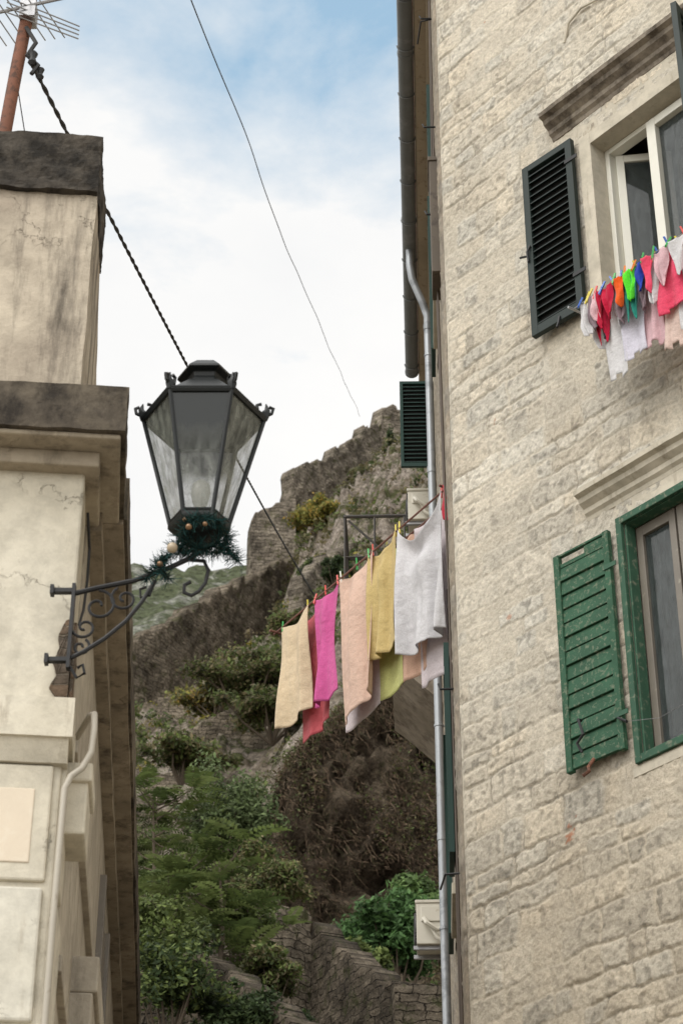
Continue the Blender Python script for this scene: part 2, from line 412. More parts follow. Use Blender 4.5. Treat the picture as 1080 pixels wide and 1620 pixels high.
def louver(name,mat,parent,fr,a,b,o,z0,z1,fw=.055,th=.035,n=18,ang=.022,bev=.0):
    mb=MB()
    mb.box(fr,a,a+fw,o,o+th,z0,z1);mb.box(fr,b-fw,b,o,o+th,z0,z1)
    mb.box(fr,a+fw,b-fw,o+.001,o+th-.001,z0,z0+fw*1.3);mb.box(fr,a+fw,b-fw,o+.001,o+th-.001,z1-fw,z1)
    zz=z0+fw*1.3;st=(z1-fw-zz)/n
    for i in range(n):
        z=zz+st*(i+.1)
        P=fr.pt
        mb.prism([P(a+fw-.004,o+.006,z+ang),P(a+fw-.004,o+th-.004,z),P(a+fw-.004,o+th-.004,z+.010),P(a+fw-.004,o+.006,z+ang+.010)],Vector(P(b-fw+.004,0,0))-Vector(P(a+fw-.004,0,0)))
    ob=mb.obj(name,mat,parent,bevel=bev)
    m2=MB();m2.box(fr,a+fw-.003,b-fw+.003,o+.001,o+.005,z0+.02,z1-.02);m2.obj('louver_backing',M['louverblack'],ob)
    return ob
def arc(c,r,a0,a1,n,ax=(1,0,0),ay=(0,0,1),r1=None):
    ax=Vector(ax);ay=Vector(ay);c=Vector(c);o=[]
    for i in range(n+1):
        t=i/n;a=math.radians(a0+(a1-a0)*t);rr=r if r1 is None else r+(r1-r)*t
        o.append(tuple(c+ax*rr*math.cos(a)+ay*rr*math.sin(a)))
    return o

# ============================================================ RIGHT HOUSE
house=empty('stone_house',(2.5,12,0),'tall cream limestone house with green shutters beside a narrow alley','house')
H1=(1.51,2.53,10.36,11.66);H2=(1.49,2.24,6.98,8.55)
spots=[(.93,6.72,.085,(.42,.13,.05)),(.55,13.6,.03,(.42,.16,.08)),(.50,8.35,.03,(.42,.2,.12)),(.45,9.9,.03,(.45,.22,.13))]
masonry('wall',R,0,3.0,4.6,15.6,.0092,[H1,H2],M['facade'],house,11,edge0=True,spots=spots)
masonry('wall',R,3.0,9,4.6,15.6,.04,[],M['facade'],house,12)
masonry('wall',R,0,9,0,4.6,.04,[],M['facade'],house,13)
HA=(1.35,2.15,12.5,14.2);HB=(1.15,1.95,7.2,8.75);HC=(5.3,6.0,13.38,14.4)
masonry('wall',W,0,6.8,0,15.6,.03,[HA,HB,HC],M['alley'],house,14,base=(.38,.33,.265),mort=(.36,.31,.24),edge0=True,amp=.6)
bk=MB();bk.box(Fr((.756,12),(.04,1),(1,-.04)),6.7,6.8,.03,8,0,15.6);bk.obj('rear_wall',M['concrete'],house)
ev=MB();ev.box(W,-.35,6.95,-.6,.165,15.60,15.64);ev.box(W,-.35,6.95,.145,.175,15.641,15.78);ev.box(W,.01,6.8,.0,.06,15.45,15.597)
ev.obj('eave_board',M['eave'],house,bevel=.004)
ev=MB();ev.box(R,-.2,9,-.5,.20,15.645,15.70);ev.obj('eave_board',M['eave'],house)
rf=MB()
for i in range(30):
    a=-.4+i*.247
    rf.tube([W.pt(a+.12,.22,15.84),W.pt(a+.12,-4,18.34)],.085,8)
rf.prof(W,-.4,7.0,[(.2,15.785),(-4,15.785),(-4,18.29)])
rf.obj('roof',M['tile'],house)
GO=.25
gt=MB()
for a,b in ((-.5,1.9),(1.9,4.2),(4.2,6.75)):
    gt.tube([W.pt(a,GO,15.62),W.pt(b-.004,GO,15.62)],.070,14);gt.tube([W.pt(b-.03,GO,15.62),W.pt(b+.01,GO,15.62)],.076,14)
for i in range(12): gt.tube(arc(W.pt(i*.6,GO,15.62),.077,-180,0,8,(1,0,0),(0,0,1)),.006,5)
gt.obj('gutter',M['gutter'],house,smooth=True)
pts=[W.pt(4.6,GO,15.56),W.pt(4.6,GO,15.36),W.pt(4.62,GO-.02,15.20),W.pt(4.68,.13,14.94),W.pt(4.72,.085,14.80),W.pt(4.72,.085,14.6),W.pt(4.72,.085,12),W.pt(4.72,.085,9),W.pt(4.72,.085,5),W.pt(4.72,.085,0.2)]
dp=MB();dp.tube(pts,.038,14)
for z in (14.62,12.9,11.0,9.1,7.2,5.3): dp.tube([W.pt(4.72,.085,z),W.pt(4.72,.085,z+.07)],.043,14)
dp.obj('downpipe',M['galv'],house,smooth=True)
for z in (14.3,12.3,10.2,8.3,7.0):
    MB().tube([W.pt(4.72,-.02,z),W.pt(4.72,.10,z)],.006,6).tube([W.pt(4.72,.085,z-.010),W.pt(4.72,.085,z+.010)],.044,12).obj('pipe_bracket',M['galv'],house)

cp_=[(.0,0),(.035,0),(.045,.03),(.07,.05),(.075,.085),(.12,.115),(.13,.15),(.17,.165),(.175,.20),(.0,.215)]
def cornice(s0,s1,z,mat,par,sc=1.):
    mb=MB();mb.prof(R,s0,s1,[(o*sc-.01,z+h*sc) for o,h in cp_]);return mb.obj('window_cornice',mat,par,rough=(.035,.0035))
# ---- upper window
win=MB()
a,b,c,d=1.42,2.62,10.27,11.74
win.box(R,a,a+.105,-.2,.040,c,d);win.box(R,b-.105,b,-.2,.040,c,d);win.box(R,a+.105,b-.105,-.2,.038,d-.10,d);win.box(R,a-.05,b+.05,-.2,.09,c-.1,c)
win.box(R,a-.06,b+.06,-.05,.018,d,d+.17)
w1=win.obj('window',M['dressed'],house,rough=(.05,.0015))
cornice(1.17,3.1,11.91,M['cornice'],w1,.95)
fr=MB()
fr.box(R,1.527,1.565,-.18,-.10,10.272,11.638);fr.box(R,2.475,2.513,-.18,-.10,10.272,11.638);fr.box(R,1.565,2.475,-.178,-.102,11.595,11.637);fr.box(R,1.565,2.475,-.178,-.102,10.273,10.315)
fr.box(R,1.935,2.010,-.165,-.07,10.315,11.595);fr.box(R,2.40,2.475,-.165,-.07,10.315,11.595);fr.box(R,2.010,2.40,-.163,-.072,11.53,11.595);fr.box(R,2.010,2.40,-.163,-.072,10.315,10.385)
fr.obj('window_frame',M['whitewood'],w1,bevel=.004)
th=math.radians(42);ou=R.pt(1.57,-.16,0);ud=(R.u[0]*math.cos(th)-R.n[0]*math.sin(th),R.u[1]*math.cos(th)-R.n[1]*math.sin(th));C1=Fr(ou[:2],ud,(ud[1],-ud[0]))
fr=MB();fr.box(C1,0,.055,-.02,.02,10.32,11.59);fr.box(C1,.325,.38,-.02,.02,10.32,11.59);fr.box(C1,.055,.325,-.019,.019,11.53,11.59);fr.box(C1,.055,.325,-.019,.019,10.32,10.38)
fr.obj('casement',M['whitewood'],w1,bevel=.003)
MB().box(C1,.05,.33,-.003,.003,10.37,11.54).obj('window_pane',M['glass'],w1)
MB().box(R,2.0,2.41,-.12,-.114,10.38,11.54).obj('window_pane',M['glass'],w1)
it=MB()
for q in ((1.3,2.7,-.95,-.93,10.0,11.9),(1.3,1.32,-.95,-.21,10.0,11.9),(2.68,2.7,-.95,-.21,10.0,11.9),(1.3,2.7,-.95,-.21,11.9,11.92),(1.3,2.7,-.95,-.21,10.0,10.02)): it.box(R,*q)
it.obj('room_interior',M['interior'],w1)
cu=MB()
for i in range(44):
    s0_=1.98+i*.012;cu.face([R.pt(s0_,-.30+.015*math.sin(i*1.1),10.3),R.pt(s0_+.012,-.30+.015*math.sin((i+1)*1.1),10.3),R.pt(s0_+.012,-.30+.015*math.sin((i+1)*1.1),11.7),R.pt(s0_,-.30+.015*math.sin(i*1.1),11.7)])
cu.obj('curtain',M['curtain'],w1,smooth=True)
# ---- lower window
win=MB();a,b,c,d=1.43,2.30,6.93,8.60
win.box(R,a+.03,a+.07,-.25,.008,c,d);win.box(R,b-.07,b-.03,-.25,.008,c,d);win.box(R,a+.03,b-.03,-.25,.018,d,d+.10);win.box(R,a-.0,b+.02,-.25,.022,c-.06,c)
w2=win.obj('window',M['dressed'],house,rough=(.05,.0015))
cornice(1.23,2.55,8.70,M['dressed'],w2,.86)
fr=MB();fr.box(R,1.465,1.508,.012,.042,6.94,8.595);fr.box(R,2.21,2.27,.012,.042,6.94,8.595);fr.box(R,1.508,2.21,.013,.040,8.545,8.594);fr.box(R,1.508,2.21,.013,.040,6.941,6.99)
fr.box(R,1.507,1.525,-.07,.010,6.95,8.56);fr.box(R,2.17,2.2,-.07,.010,6.95,8.56);fr.box(R,1.525,2.17,-.07,.010,8.54,8.56);fr.box(R,1.525,2.17,-.07,.010,6.95,6.99)
fr.obj('shutter_frame',M['greenframe'],w2,bevel=.004)
fr=MB()
for (p,q) in ((1.527,1.84),(1.855,2.17)):
    fr.box(R,p,p+.05,-.12,-.072,6.99,8.54);fr.box(R,q-.05,q,-.12,-.072,6.99,8.54);fr.box(R,p+.05,q-.05,-.119,-.073,8.47,8.54);fr.box(R,p+.05,q-.05,-.119,-.073,6.99,7.06)
fr.obj('window_frame',M['brownwood'],w2,bevel=.003)
MB().box(R,1.572,1.795,-.10,-.095,7.05,8.48).obj('window_pane',M['glass'],w2)
MB().box(R,1.9,2.13,-.10,-.095,7.05,8.48).obj('window_pane',M['glass'],w2)
cu=MB();f_=lambda k:-.20+.012*math.sin(k*.9)+.006*math.sin(k*2.3)
for i in range(60):
    s0_=1.56+i*.0105;cu.face([R.pt(s0_,f_(i),7.0),R.pt(s0_+.0105,f_(i+1),7.0),R.pt(s0_+.0105,f_(i+1),8.55),R.pt(s0_,f_(i),8.55)])
cu.obj('curtain',M['curtain'],w2,smooth=True)
it=MB()
for q in ((1.3,2.4,-.75,-.73,6.8,8.8),(1.3,1.32,-.75,-.26,6.8,8.8),(2.38,2.4,-.75,-.26,6.8,8.8),(1.3,2.4,-.75,-.26,8.8,8.82),(1.3,2.4,-.75,-.26,6.8,6.82)): it.box(R,*q)
it.obj('room_interior',M['interior'],w2)
# shutters
def shfr(hs,ho,ang):
    o=R.pt(hs,ho,0);t=math.radians(ang)
    u=(-R.u[0]*math.cos(t)+R.n[0]*math.sin(t),-R.u[1]*math.cos(t)+R.n[1]*math.sin(t))
    n=(R.n[0]*math.cos(t)+R.u[0]*math.sin(t),R.n[1]*math.cos(t)+R.u[1]*math.sin(t))
    return Fr(o[:2],u,n)
K=shfr(1.385,.045,4)
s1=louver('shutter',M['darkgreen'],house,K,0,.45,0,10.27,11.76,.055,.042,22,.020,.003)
one_tube('shutter_catch',[K.pt(.45,.02,10.98),K.pt(.49,.03,10.99),K.pt(.52,.03,11.0)],.008,6,M['iron'],s1)
one_tube('handle',[K.pt(.43,.05,10.9),K.pt(.43,.06,10.98),K.pt(.41,.05,11.03)],.009,6,M['iron'],s1)
one_tube('shutter_catch',[K.pt(.2,.045,10.30),K.pt(.2,.06,10.24),K.pt(.2,.08,10.19)],.009,6,M['iron'],s1)
for z in (10.55,11.55): MB().box(K,-.05,.06,.043,.050,z,z+.03).obj('hinge',M['iron'],s1)
un=(R.n[0]*.96+R.u[0]*.28,R.n[1]*.96+R.u[1]*.28)
K3=Fr(R.pt(2.56,.05,0)[:2],un,(-un[1],un[0]))
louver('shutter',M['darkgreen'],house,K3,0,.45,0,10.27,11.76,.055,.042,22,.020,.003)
K=shfr(1.425,.040,3);mb=MB();w=.445;z0,z1=7.05,8.52;n=15;st=(z1-z0)/n
for i in range(n):
    z=z0+i*st;j=random.uniform(-.005,.005)
    if i==n-1:
        mb.box(K,.05,w*.45,0.010,.026,z+.03,z+st-.02);mb.box(K,.05,w-.05,.008,.028,z+.002,z+.03);continue
    P=K.pt
    mb.prism([P(.045,.004,z+st*1.02),P(.045,.004,z+.006),P(.045,.031+j,z+.006),P(.045,.020+j,z+st*1.02)],Vector(P(w-.045,0,0))-Vector(P(.045,0,0)))
mb.box(K,0,.045,0,.036,z0-.005,z1+.005);mb.box(K,w-.045,w,0,.036,z0-.008,z1+.004);mb.box(K,.045,w-.045,.0,.030,z1-.012,z1+.004)
s2=mb.obj('shutter',M['green'],house,bevel=.003)
one_tube('handle',[K.pt(.30,.040,7.33),K.pt(.30,.07,7.33),K.pt(.27,.07,7.22),K.pt(.32,.07,7.18),K.pt(.30,.055,7.12)],.009,6,M['iron'],s2)
one_tube('shutter_catch',[K.pt(.22,.05,7.05),K.pt(.23,.09,6.99),K.pt(.21,.11,6.95),K.pt(.25,.12,6.93)],.011,6,M['rust'],s2)
one_tube('shutter_catch',[K.pt(-.03,.03,7.2),K.pt(.02,.05,7.24),K.pt(-.05,.06,7.19)],.007,6,M['iron'],s2)
for z in (7.25,8.25): MB().box(K,-.05,.05,.037,.044,z,z+.03).obj('hinge',M['greenframe'],s2)
# alley wall windows with shutters
for (p,q,z0,z1) in (HA,HB,HC):
    wn=MB();wn.box(W,p-.08,p,-.2,.04,z0-.08,z1+.08);wn.box(W,q,q+.08,-.2,.04,z0-.08,z1+.08);wn.box(W,p,q,-.2,.04,z1,z1+.08);wn.box(W,p,q,-.2,.07,z0-.08,z0)
    wo=wn.obj('window',M['dressed'],house,bevel=.004)
    MB().box(W,p,q,-.21,-.2,z0,z1).obj('window_pane',M['glass'],wo)
    MB().box(W,p-.1,q+.1,-.5,-.45,z0-.1,z1+.1).obj('room_interior',M['interior'],wo)
    if z0>13: continue
    mm=M['bluegreen']
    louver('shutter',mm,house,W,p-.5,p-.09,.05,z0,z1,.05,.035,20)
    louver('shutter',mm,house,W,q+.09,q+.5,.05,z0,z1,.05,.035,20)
K=Fr(W.pt(5.25,.04,0)[:2],(-1,.02),(-.02,-1))
louver('shutter',M['bluegreen'],house,K,0,.34,0,13.32,14.36,.032,.035,20,.018,.002)
one_tube('cable',[W.pt(.5,.04,15.4),W.pt(.5,.05,12),W.pt(.45,.04,9),W.pt(.5,.04,4)],.009,6,M['browncable'],house)
one_tube('cable',[W.pt(.9,.04,15.4),W.pt(.8,.06,13),W.pt(.85,.04,9.8),W.pt(.8,.05,4)],.008,6,M['browncable'],house)
for z in (14.4,13.2,12.3,8.2): one_tube('hook',[W.pt(.3,0,z),W.pt(.3,.12,z),W.pt(.32,.13,z+.05)],.008,6,M['iron'],house)
for z in (14.4,6.9): one_tube('hook',[W.pt(.3,.0,z),W.pt(.34,.12,z+.01),W.pt(.6,.15,z+.02)],.007,6,M['iron'],house)
m=MB();m.box(W,.25,.6,.02,.09,11.7,12.8);m.box(W,.24,.61,.02,.10,12.8,12.84);m.obj('meter_box',M['meter'],house,bevel=.005)
one_tube('wire',[R.pt(1.42,.06,7.22),R.pt(1.7,.07,7.13),R.pt(2.1,.07,7.16)],.002,5,M['alu'],house)
one_tube('cable',[R.pt(1.35,.02,12.75),R.pt(1.42,.04,12.88),R.pt(1.55,.04,12.93),R.pt(1.9,.04,12.84),R.pt(2.6,.04,12.9)],.010,6,M['dressed'],house)

# ---- balconies + air conditioners on the alley wall
bal=empty('balcony',W.pt(6.4,.4,12),'small balcony with grey brown iron railing on house wall','balcony')
MB().box(W,5.9,6.75,.02,.98,12.02,12.12).obj('slab',M['concrete'],bal,bevel=.01)
m=MB()
for s_ in (5.92,6.73):
    m.tube([W.pt(s_,.02,13.20),W.pt(s_,.96,13.20)],.018,6);m.tube([W.pt(s_,.02,12.72),W.pt(s_,.96,12.72)],.010,6)
    for o_ in (.06,.36,.66,.96): m.tube([W.pt(s_,o_,12.12),W.pt(s_,o_,13.19)],.012,6)
m.tube([W.pt(5.9,.96,13.20),W.pt(6.75,.96,13.20)],.018,6)
for i in range(5): m.tube([W.pt(5.94+i*.19,.96,12.12),W.pt(5.94+i*.19,.96,13.19)],.009,6)
m.tube([W.pt(5.92,.92,13.15),W.pt(5.92,.52,12.72)],.012,6)
m.obj('railing',M['railiron'],bal)
bal2=empty('balcony',W.pt(6.2,.3,11),'weathered concrete balcony slab on sloping corbel','balcony')
m=MB();P=W.pt
m.prism([P(5.35,.02,11.35),P(5.35,.50,11.35),P(5.35,.50,11.2),P(5.35,.40,11.12),P(5.35,.02,10.75)],Vector(P(6.75,0,0))-Vector(P(5.35,0,0)))
m.obj('slab',M['concrete'],bal2,rough=(.08,.006))
def ac_unit(s0,z0,label,h=.52,L=.34):
    e=empty('air_conditioner',W.pt(s0,.2,z0),label,'air conditioner','air conditioners on the house wall')
    m=MB();m.box(W,s0,s0+L,.08,.32,z0,z0+h-.03);m.box(W,s0-.01,s0+L+.01,.07,.33,z0+h-.03,z0+h)
    m.box(W,s0-.012,s0,.11,.28,z0+h*.5,z0+h*.85)
    m.obj('casing',M['ac'],e,bevel=.012)
    m=MB();m.tube(arc(W.pt(s0+.17,.33,z0+h*.5),.13,0,360,24,(0,1,0),(0,0,1)),.012,5)
    for i in range(11): m.box(W,s0+.04,s0+.30,.321,.332,z0+.04+i*.028,z0+.05+i*.028)
    m.obj('fan_grille',M['acdark'],e)
    one_tube('hose',[W.pt(s0-.01,.25,z0+.22),W.pt(s0-.06,.25,z0+.21),W.pt(s0-.09,.23,z0+.16),W.pt(s0-.08,.14,z0+.10),W.pt(s0-.06,.03,z0+.13)],.022,8,M['ac'],e)
    one_tube('hose',[W.pt(s0-.01,.19,z0+.17),W.pt(s0-.05,.19,z0+.15),W.pt(s0-.06,.15,z0+.04),W.pt(s0-.05,.03,z0-.03)],.018,8,M['ac'],e)
    for q in (.04,L-.08): MB().box(W,s0+q,s0+q+.03,.02,.35,z0-.035,z0-.001).box(W,s0+q,s0+q+.03,.0,.03,z0-.15,z0-.0).obj('bracket',M['alu'],e)
ac_unit(5.6,8.52,'off-white air conditioner unit on wall brackets above the alley',.41)
ac_unit(5.55,12.92,'pale air conditioner unit mounted under a green shutter',.36)

# ============================================================ LEFT HOUSE
lh=empty('plaster_house',(-2.5,8,0),'weathered cream plaster house with heavy ledges and a parapet','house')
MB().box(F,0,4,-.4,0,0,6.73).obj('wall',M['cream'],lh,bevel=.012)
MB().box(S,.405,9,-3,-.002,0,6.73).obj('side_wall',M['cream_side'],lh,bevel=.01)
m=MB();m.box(Fr(S.pt(0,0,0)[:2],F.u,F.n),-.165,4,-.5,.20,6.76,6.99)
m.obj('ledge',M['ledge'],lh,rough=(.035,.006))
m=MB();m.box(Fr(S.pt(0,0,0)[:2],F.u,F.n),-.145,4,-.5,.175,6.735,6.762);m.box(F,-.06,4,-.5,.07,6.66,6.737);m.obj('ledge_moulding',M['soffit'],lh,bevel=.01)
m=MB();m.box(S,.501,9,-.3,.165,6.76,6.985);m.obj('cornice',M['ledge'],lh,rough=(.06,.008))
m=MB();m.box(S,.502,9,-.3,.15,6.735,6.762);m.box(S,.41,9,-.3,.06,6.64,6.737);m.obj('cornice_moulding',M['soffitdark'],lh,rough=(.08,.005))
def SX(x0,y,z): return (x0-.072*(y-7.5),y,z)
m=MB();m.prism([SX(-1.15,7.55,6.985),SX(-1.15,9.6,6.985),SX(-1.15,8.10,8.285),SX(-1.15,7.55,8.285)],(-3,-.3,0));m.obj('parapet',M['stained'],lh,rough=(.08,.007))
m=MB();m.prism([SX(-1.142,7.52,8.28),SX(-1.142,8.12,8.28),SX(-1.142,8.12,8.63),SX(-1.142,7.52,8.63)],(-3,-.3,0));m.obj('parapet_cap',M['black'],lh,rough=(.025,.012))
m=MB();m.box(S,2.1,9,-3,-.05,6.98,7.3);m.obj('parapet',M['stained'],lh,rough=(.2,.01))
m=MB();m.box(F,-.035,4,-.3,.085,5.37,5.54);m.prof(F,-.02,4,[(.07,5.37),(.03,5.28),(-.05,5.28),(-.05,5.37)]);m.obj('string_course',M['cream'],lh,rough=(.05,.003))
m=MB();m.box(S,.12,.40,-.05,.10,5.05,5.35);m.box(S,.10,.42,-.05,.115,5.27,5.352);m.obj('corbel',M['cream'],lh,bevel=.01)
MB().box(S,1.6,2.5,-.05,.12,4.95,5.12).box(S,1.6,2.5,-.05,.10,4.7,4.95).obj('sill',M['cream_side'],lh,bevel=.01)
for a,b,z in ((3.6,4.6,5.2),(5.8,6.8,5.3)): MB().box(S,a,b,-.05,.12,z,z+.15).obj('sill',M['cream_side'],lh,bevel=.01)
for z in (5.55,4.6): MB().box(S,.42,9,-.05,.03,z,z+.07).obj('string_course',M['cream_side'],lh,bevel=.006)
for (y0,y1) in ((3.7,4.5),):
    MB().box(S,y0,y1,-.05,.012,5.12,6.3).box(S,y0-.08,y0,-.05,.035,5.12,6.38).box(S,y1,y1+.08,-.05,.035,5.12,6.38).obj('window',M['brownwood'],lh,bevel=.005)
MB().box(F,.030,4,-.02,.020,4.79,5.275).obj('quoin',M['cream'],lh,bevel=.010)
MB().box(F,.095,.75,.015,.025,4.86,5.17).obj('plaque',M['marble'],lh,bevel=.005)
for z,z1 in ((4.24,4.765),(3.70,4.215)): MB().box(F,.035,4,-.02,.024,z,z1).obj('quoin',M['whiteblock'],lh,bevel=.012)
for i,z in enumerate((4.79,4.24,3.7,3.2)):
    MB().box(S,.02,.38 if i%2 else .30,-.02,.02,z+.02,z+.50).obj('quoin',M['cream'],lh,bevel=.012)
ol=[(.0,5.56),(.0,5.95),(.03,5.93),(.055,5.86),(.045,5.80),(.07,5.74),(.05,5.68),(.075,5.62),(.04,5.57)]
MB().prism([F.pt(a_,.004,z_) for a_,z_ in ol],Vector(F.pt(0,.012,0))-Vector(F.pt(0,0,0))).obj('exposed_brick',M['brick'],lh,rough=(.012,.006))
ol=[(.0,5.54),(.0,5.93),(.07,5.9),(.12,5.8),(.10,5.7),(.15,5.6),(.1,5.53)]
MB().prism([S.pt(a_,.004,z_) for a_,z_ in ol],Vector(S.pt(0,.012,0))-Vector(S.pt(0,0,0))).obj('exposed_brick',M['brick'],lh,rough=(.012,.006))
one_tube('drain_pipe',[S.pt(.30,.03,5.56),S.pt(.10,.09,5.56),S.pt(.03,.11,5.53),S.pt(0,.115,5.45),S.pt(-.01,.11,5.34),S.pt(-.03,.08,5.26),S.pt(-.04,.04,5.22),S.pt(-.05,.02,5.16),S.pt(-.05,.015,4.6),S.pt(-.05,.015,3)],.0135,10,M['plasticpipe'],lh)
one_tube('cable',[S.pt(.05,.02,6.5),S.pt(.18,.03,6.4),S.pt(.2,.03,6.25),S.pt(.1,.03,6.05),S.pt(.05,.02,5.95)],.006,6,M['cable'],lh)

# ============================================================ STREET LAMP
lamp=empty('street_lamp',(-1.09,7.4,5.7),'black hexagonal wall lantern on scrolled iron bracket with christmas garland','street lamp')
lc=(-.590,7.40,0);LY=7.4
m=MB()
m.box(XY,-1.095,-1.081,LY-.018,LY+.018,5.66,6.05)
for z in (6.02,5.70): m.box(XY,-1.17,-1.095,LY-.015,LY+.012,z-.009,z+.009);m.box(XY,-1.183,-1.168,LY-.025,LY+.012,z-.020,z+.020)
m.tube([(-1.085,LY,6.01),(-1.0,LY,6.035),(-.85,LY,6.07),(-.72,LY,6.125),(-.62,LY,6.18),(-.585,LY,6.22)],[.011]*6,8)
m.tube([(-.62,LY,6.17),(-.565,LY,6.165),(-.545,LY,6.12),(-.555,LY,6.06),(-.58,LY,6.02),(-.61,LY,6.0),(-.64,LY,6.015),(-.64,LY,6.05),(-.615,LY,6.065)],.008,8)
m.tube([(-1.08,LY,5.71),(-1.03,LY,5.74),(-.95,LY,5.80),(-.87,LY,5.88),(-.81,LY,5.97),(-.76,LY,6.07)],.0095,8)
m.tube(arc((-.985,LY,5.95),.075,90,-350,26,r1=.012),.0065,6)
m.tube(arc((-.88,LY,5.985),.06,120,620,26,r1=.010),.006,6)
m.tube(arc((-1.035,LY,5.85),.05,200,640,22,r1=.008),.006,6)
m.tube(arc((-1.045,LY,5.76),.04,60,-360,20,r1=.008),.006,6)
m.tube([(-1.08,LY,5.67),(-1.05,LY,5.62),(-1.02,LY,5.64),(-1.03,LY,5.68),(-1.05,LY,5.665)],.007,6)
m.tube([(-.76,LY,6.07),(-.78,LY,6.0),(-.815,LY,5.99),(-.82,LY,6.03),(-.795,LY,6.04)],.006,6)
m.obj('bracket',M['iron'],lamp,smooth=True)
ZB,ZT=6.34,6.875;RB,RT=.122,.258
m=MB()
m.lathe((lc[0],lc[1],0),[(.02,6.20),(.03,6.215),(.018,6.235),(.05,6.26),(.085,6.285),(.118,6.305),(.131,6.32),(.131,ZB),(.09,ZB+.002)],6)
def hexp(r,z,k): a_=math.radians(60*k);return (lc[0]+r*math.cos(a_),lc[1]+r*math.sin(a_),z)
for k in range(6):
    m.tube([hexp(RB,ZB,k),hexp(RT,ZT,k)],.0105,6)
    m.tube([hexp(RB,ZB+.01,k),hexp(RB,ZB+.01,k+1)],.010,6);m.tube([hexp(RT,ZT,k),hexp(RT,ZT,k+1)],.013,6)
    c0=Vector(hexp(RT+.003,ZT,k));od=Vector((math.cos(math.radians(60*k)),math.sin(math.radians(60*k)),0))
    m.tube([c0,c0+Vector((0,0,.03)),c0+od*.010+Vector((0,0,.05)),c0+od*.004+Vector((0,0,.085))],[.012,.022,.014,.003],6)
    m.tube([c0+Vector((0,0,.02)),c0+od*.03+Vector((0,0,.035)),c0+od*.036+Vector((0,0,.06)),c0+od*.018+Vector((0,0,.068))],.008,5)
    m.tube([c0+Vector((0,0,.02)),c0-od*.03+Vector((0,0,.045)),c0-od*.035+Vector((0,0,.08)),c0-od*.015+Vector((0,0,.085))],.008,5)
m.obj('lantern_frame',M['lampblack'],lamp,smooth=True)
m=MB();m.lathe((lc[0],lc[1],0),[(RT+.010,ZT-.005),(RT+.018,ZT+.012),(.238,ZT+.03),(.12,ZT+.145),(.095,ZT+.155),(.085,ZT+.185),(.09,ZT+.205),(.125,ZT+.215),(.122,ZT+.228),(.075,ZT+.275),(.03,ZT+.29)],6,0.)
m.obj('lantern_roof',M['lampblack'],lamp,bevel=.003)
for k in range(6):
    MB().face([hexp(RB-.002,ZB+.015,k),hexp(RB-.002,ZB+.015,k+1),hexp(RT-.004,ZT-.008,k+1),hexp(RT-.004,ZT-.008,k)]).obj('lantern_pane',M['shadeglass'] if k in (4,1) else M['lampglass'],lamp)
MB().lathe((lc[0],lc[1],0),[(.03,ZB+.0),(.03,ZB+.07),(.02,ZB+.08)],12).obj('lamp_socket',M['whitewood'],lamp,smooth=True)
MB().lathe((lc[0],lc[1],0),[(.018,ZB+.08),(.032,ZB+.11),(.042,ZB+.16),(.036,ZB+.20),(.015,ZB+.22)],14).obj('bulb',M['bulb'],lamp,smooth=True)
def needles(name,path,n,L,w,cols,parent,mat):
    pa=np.array(path,float);k=rng.integers(0,len(pa)-1,n);t=rng.random(n)[:,None]
    c=pa[k]*(1-t)+pa[k+1]*t
    d=rng.normal(size=(n,3));d/=np.linalg.norm(d,axis=1)[:,None]
    side=np.cross(d,rng.normal(size=(n,3)));side/=np.linalg.norm(side,axis=1)[:,None]
    l=(L*(.4+.8*rng.random(n)))[:,None]
    co=np.stack([c-side*w,c+side*w,c+d*l+side*w*.4,c+d*l-side*w*.4],1).reshape(-1,3)
    cc=np.array(cols)[rng.integers(0,len(cols),n)]*(.6+.8*rng.random((n,1)))
    return link(name,meshnp(name,co,np.arange(n*4).reshape(n,4),np.repeat(cc,4,0)),mat,parent)
gc=[(.012,.045,.042),(.007,.028,.026),(.018,.062,.060),(.024,.034,.024)]
needles('garland',[(-.68,7.38,6.22),(-.64,7.28,6.27),(-.58,7.26,6.29),(-.51,7.28,6.29),(-.47,7.37,6.27),(-.49,7.47,6.26),(-.58,7.50,6.26),(-.66,7.46,6.25),(-.68,7.38,6.22),(-.76,7.39,6.13),(-.80,7.4,6.07)],1500,.055,.0019,gc,lamp,M['twig'])
needles('garland',[(-.66,7.36,6.24),(-.58,7.34,6.18),(-.5,7.36,6.23),(-.42,7.36,6.14)],800,.06,.0019,gc,lamp,M['twig'])
needles('garland',[(-.72,7.36,6.17),(-.74,7.36,6.10),(-.70,7.35,6.05)],350,.05,.0019,gc,lamp,M['twig'])
gold=painted('gold_bauble',(.22,.13,.07),.35,metal=.5);ivory=painted('ivory_bauble',(.42,.34,.24),.3)
for i,(x,y,z,r_) in enumerate([(-.69,7.32,6.18,.022),(-.62,7.24,6.23,.013),(-.555,7.25,6.25,.010),(-.74,7.35,6.12,.013),(-.64,7.28,6.29,.010)]):
    MB().lathe((x,y,z),[(r_*math.cos(math.radians(a_))+.0005,r_*math.sin(math.radians(a_))) for a_ in range(-90,91,18)],14).obj('bauble',ivory if i in(0,) else gold,lamp,smooth=True)

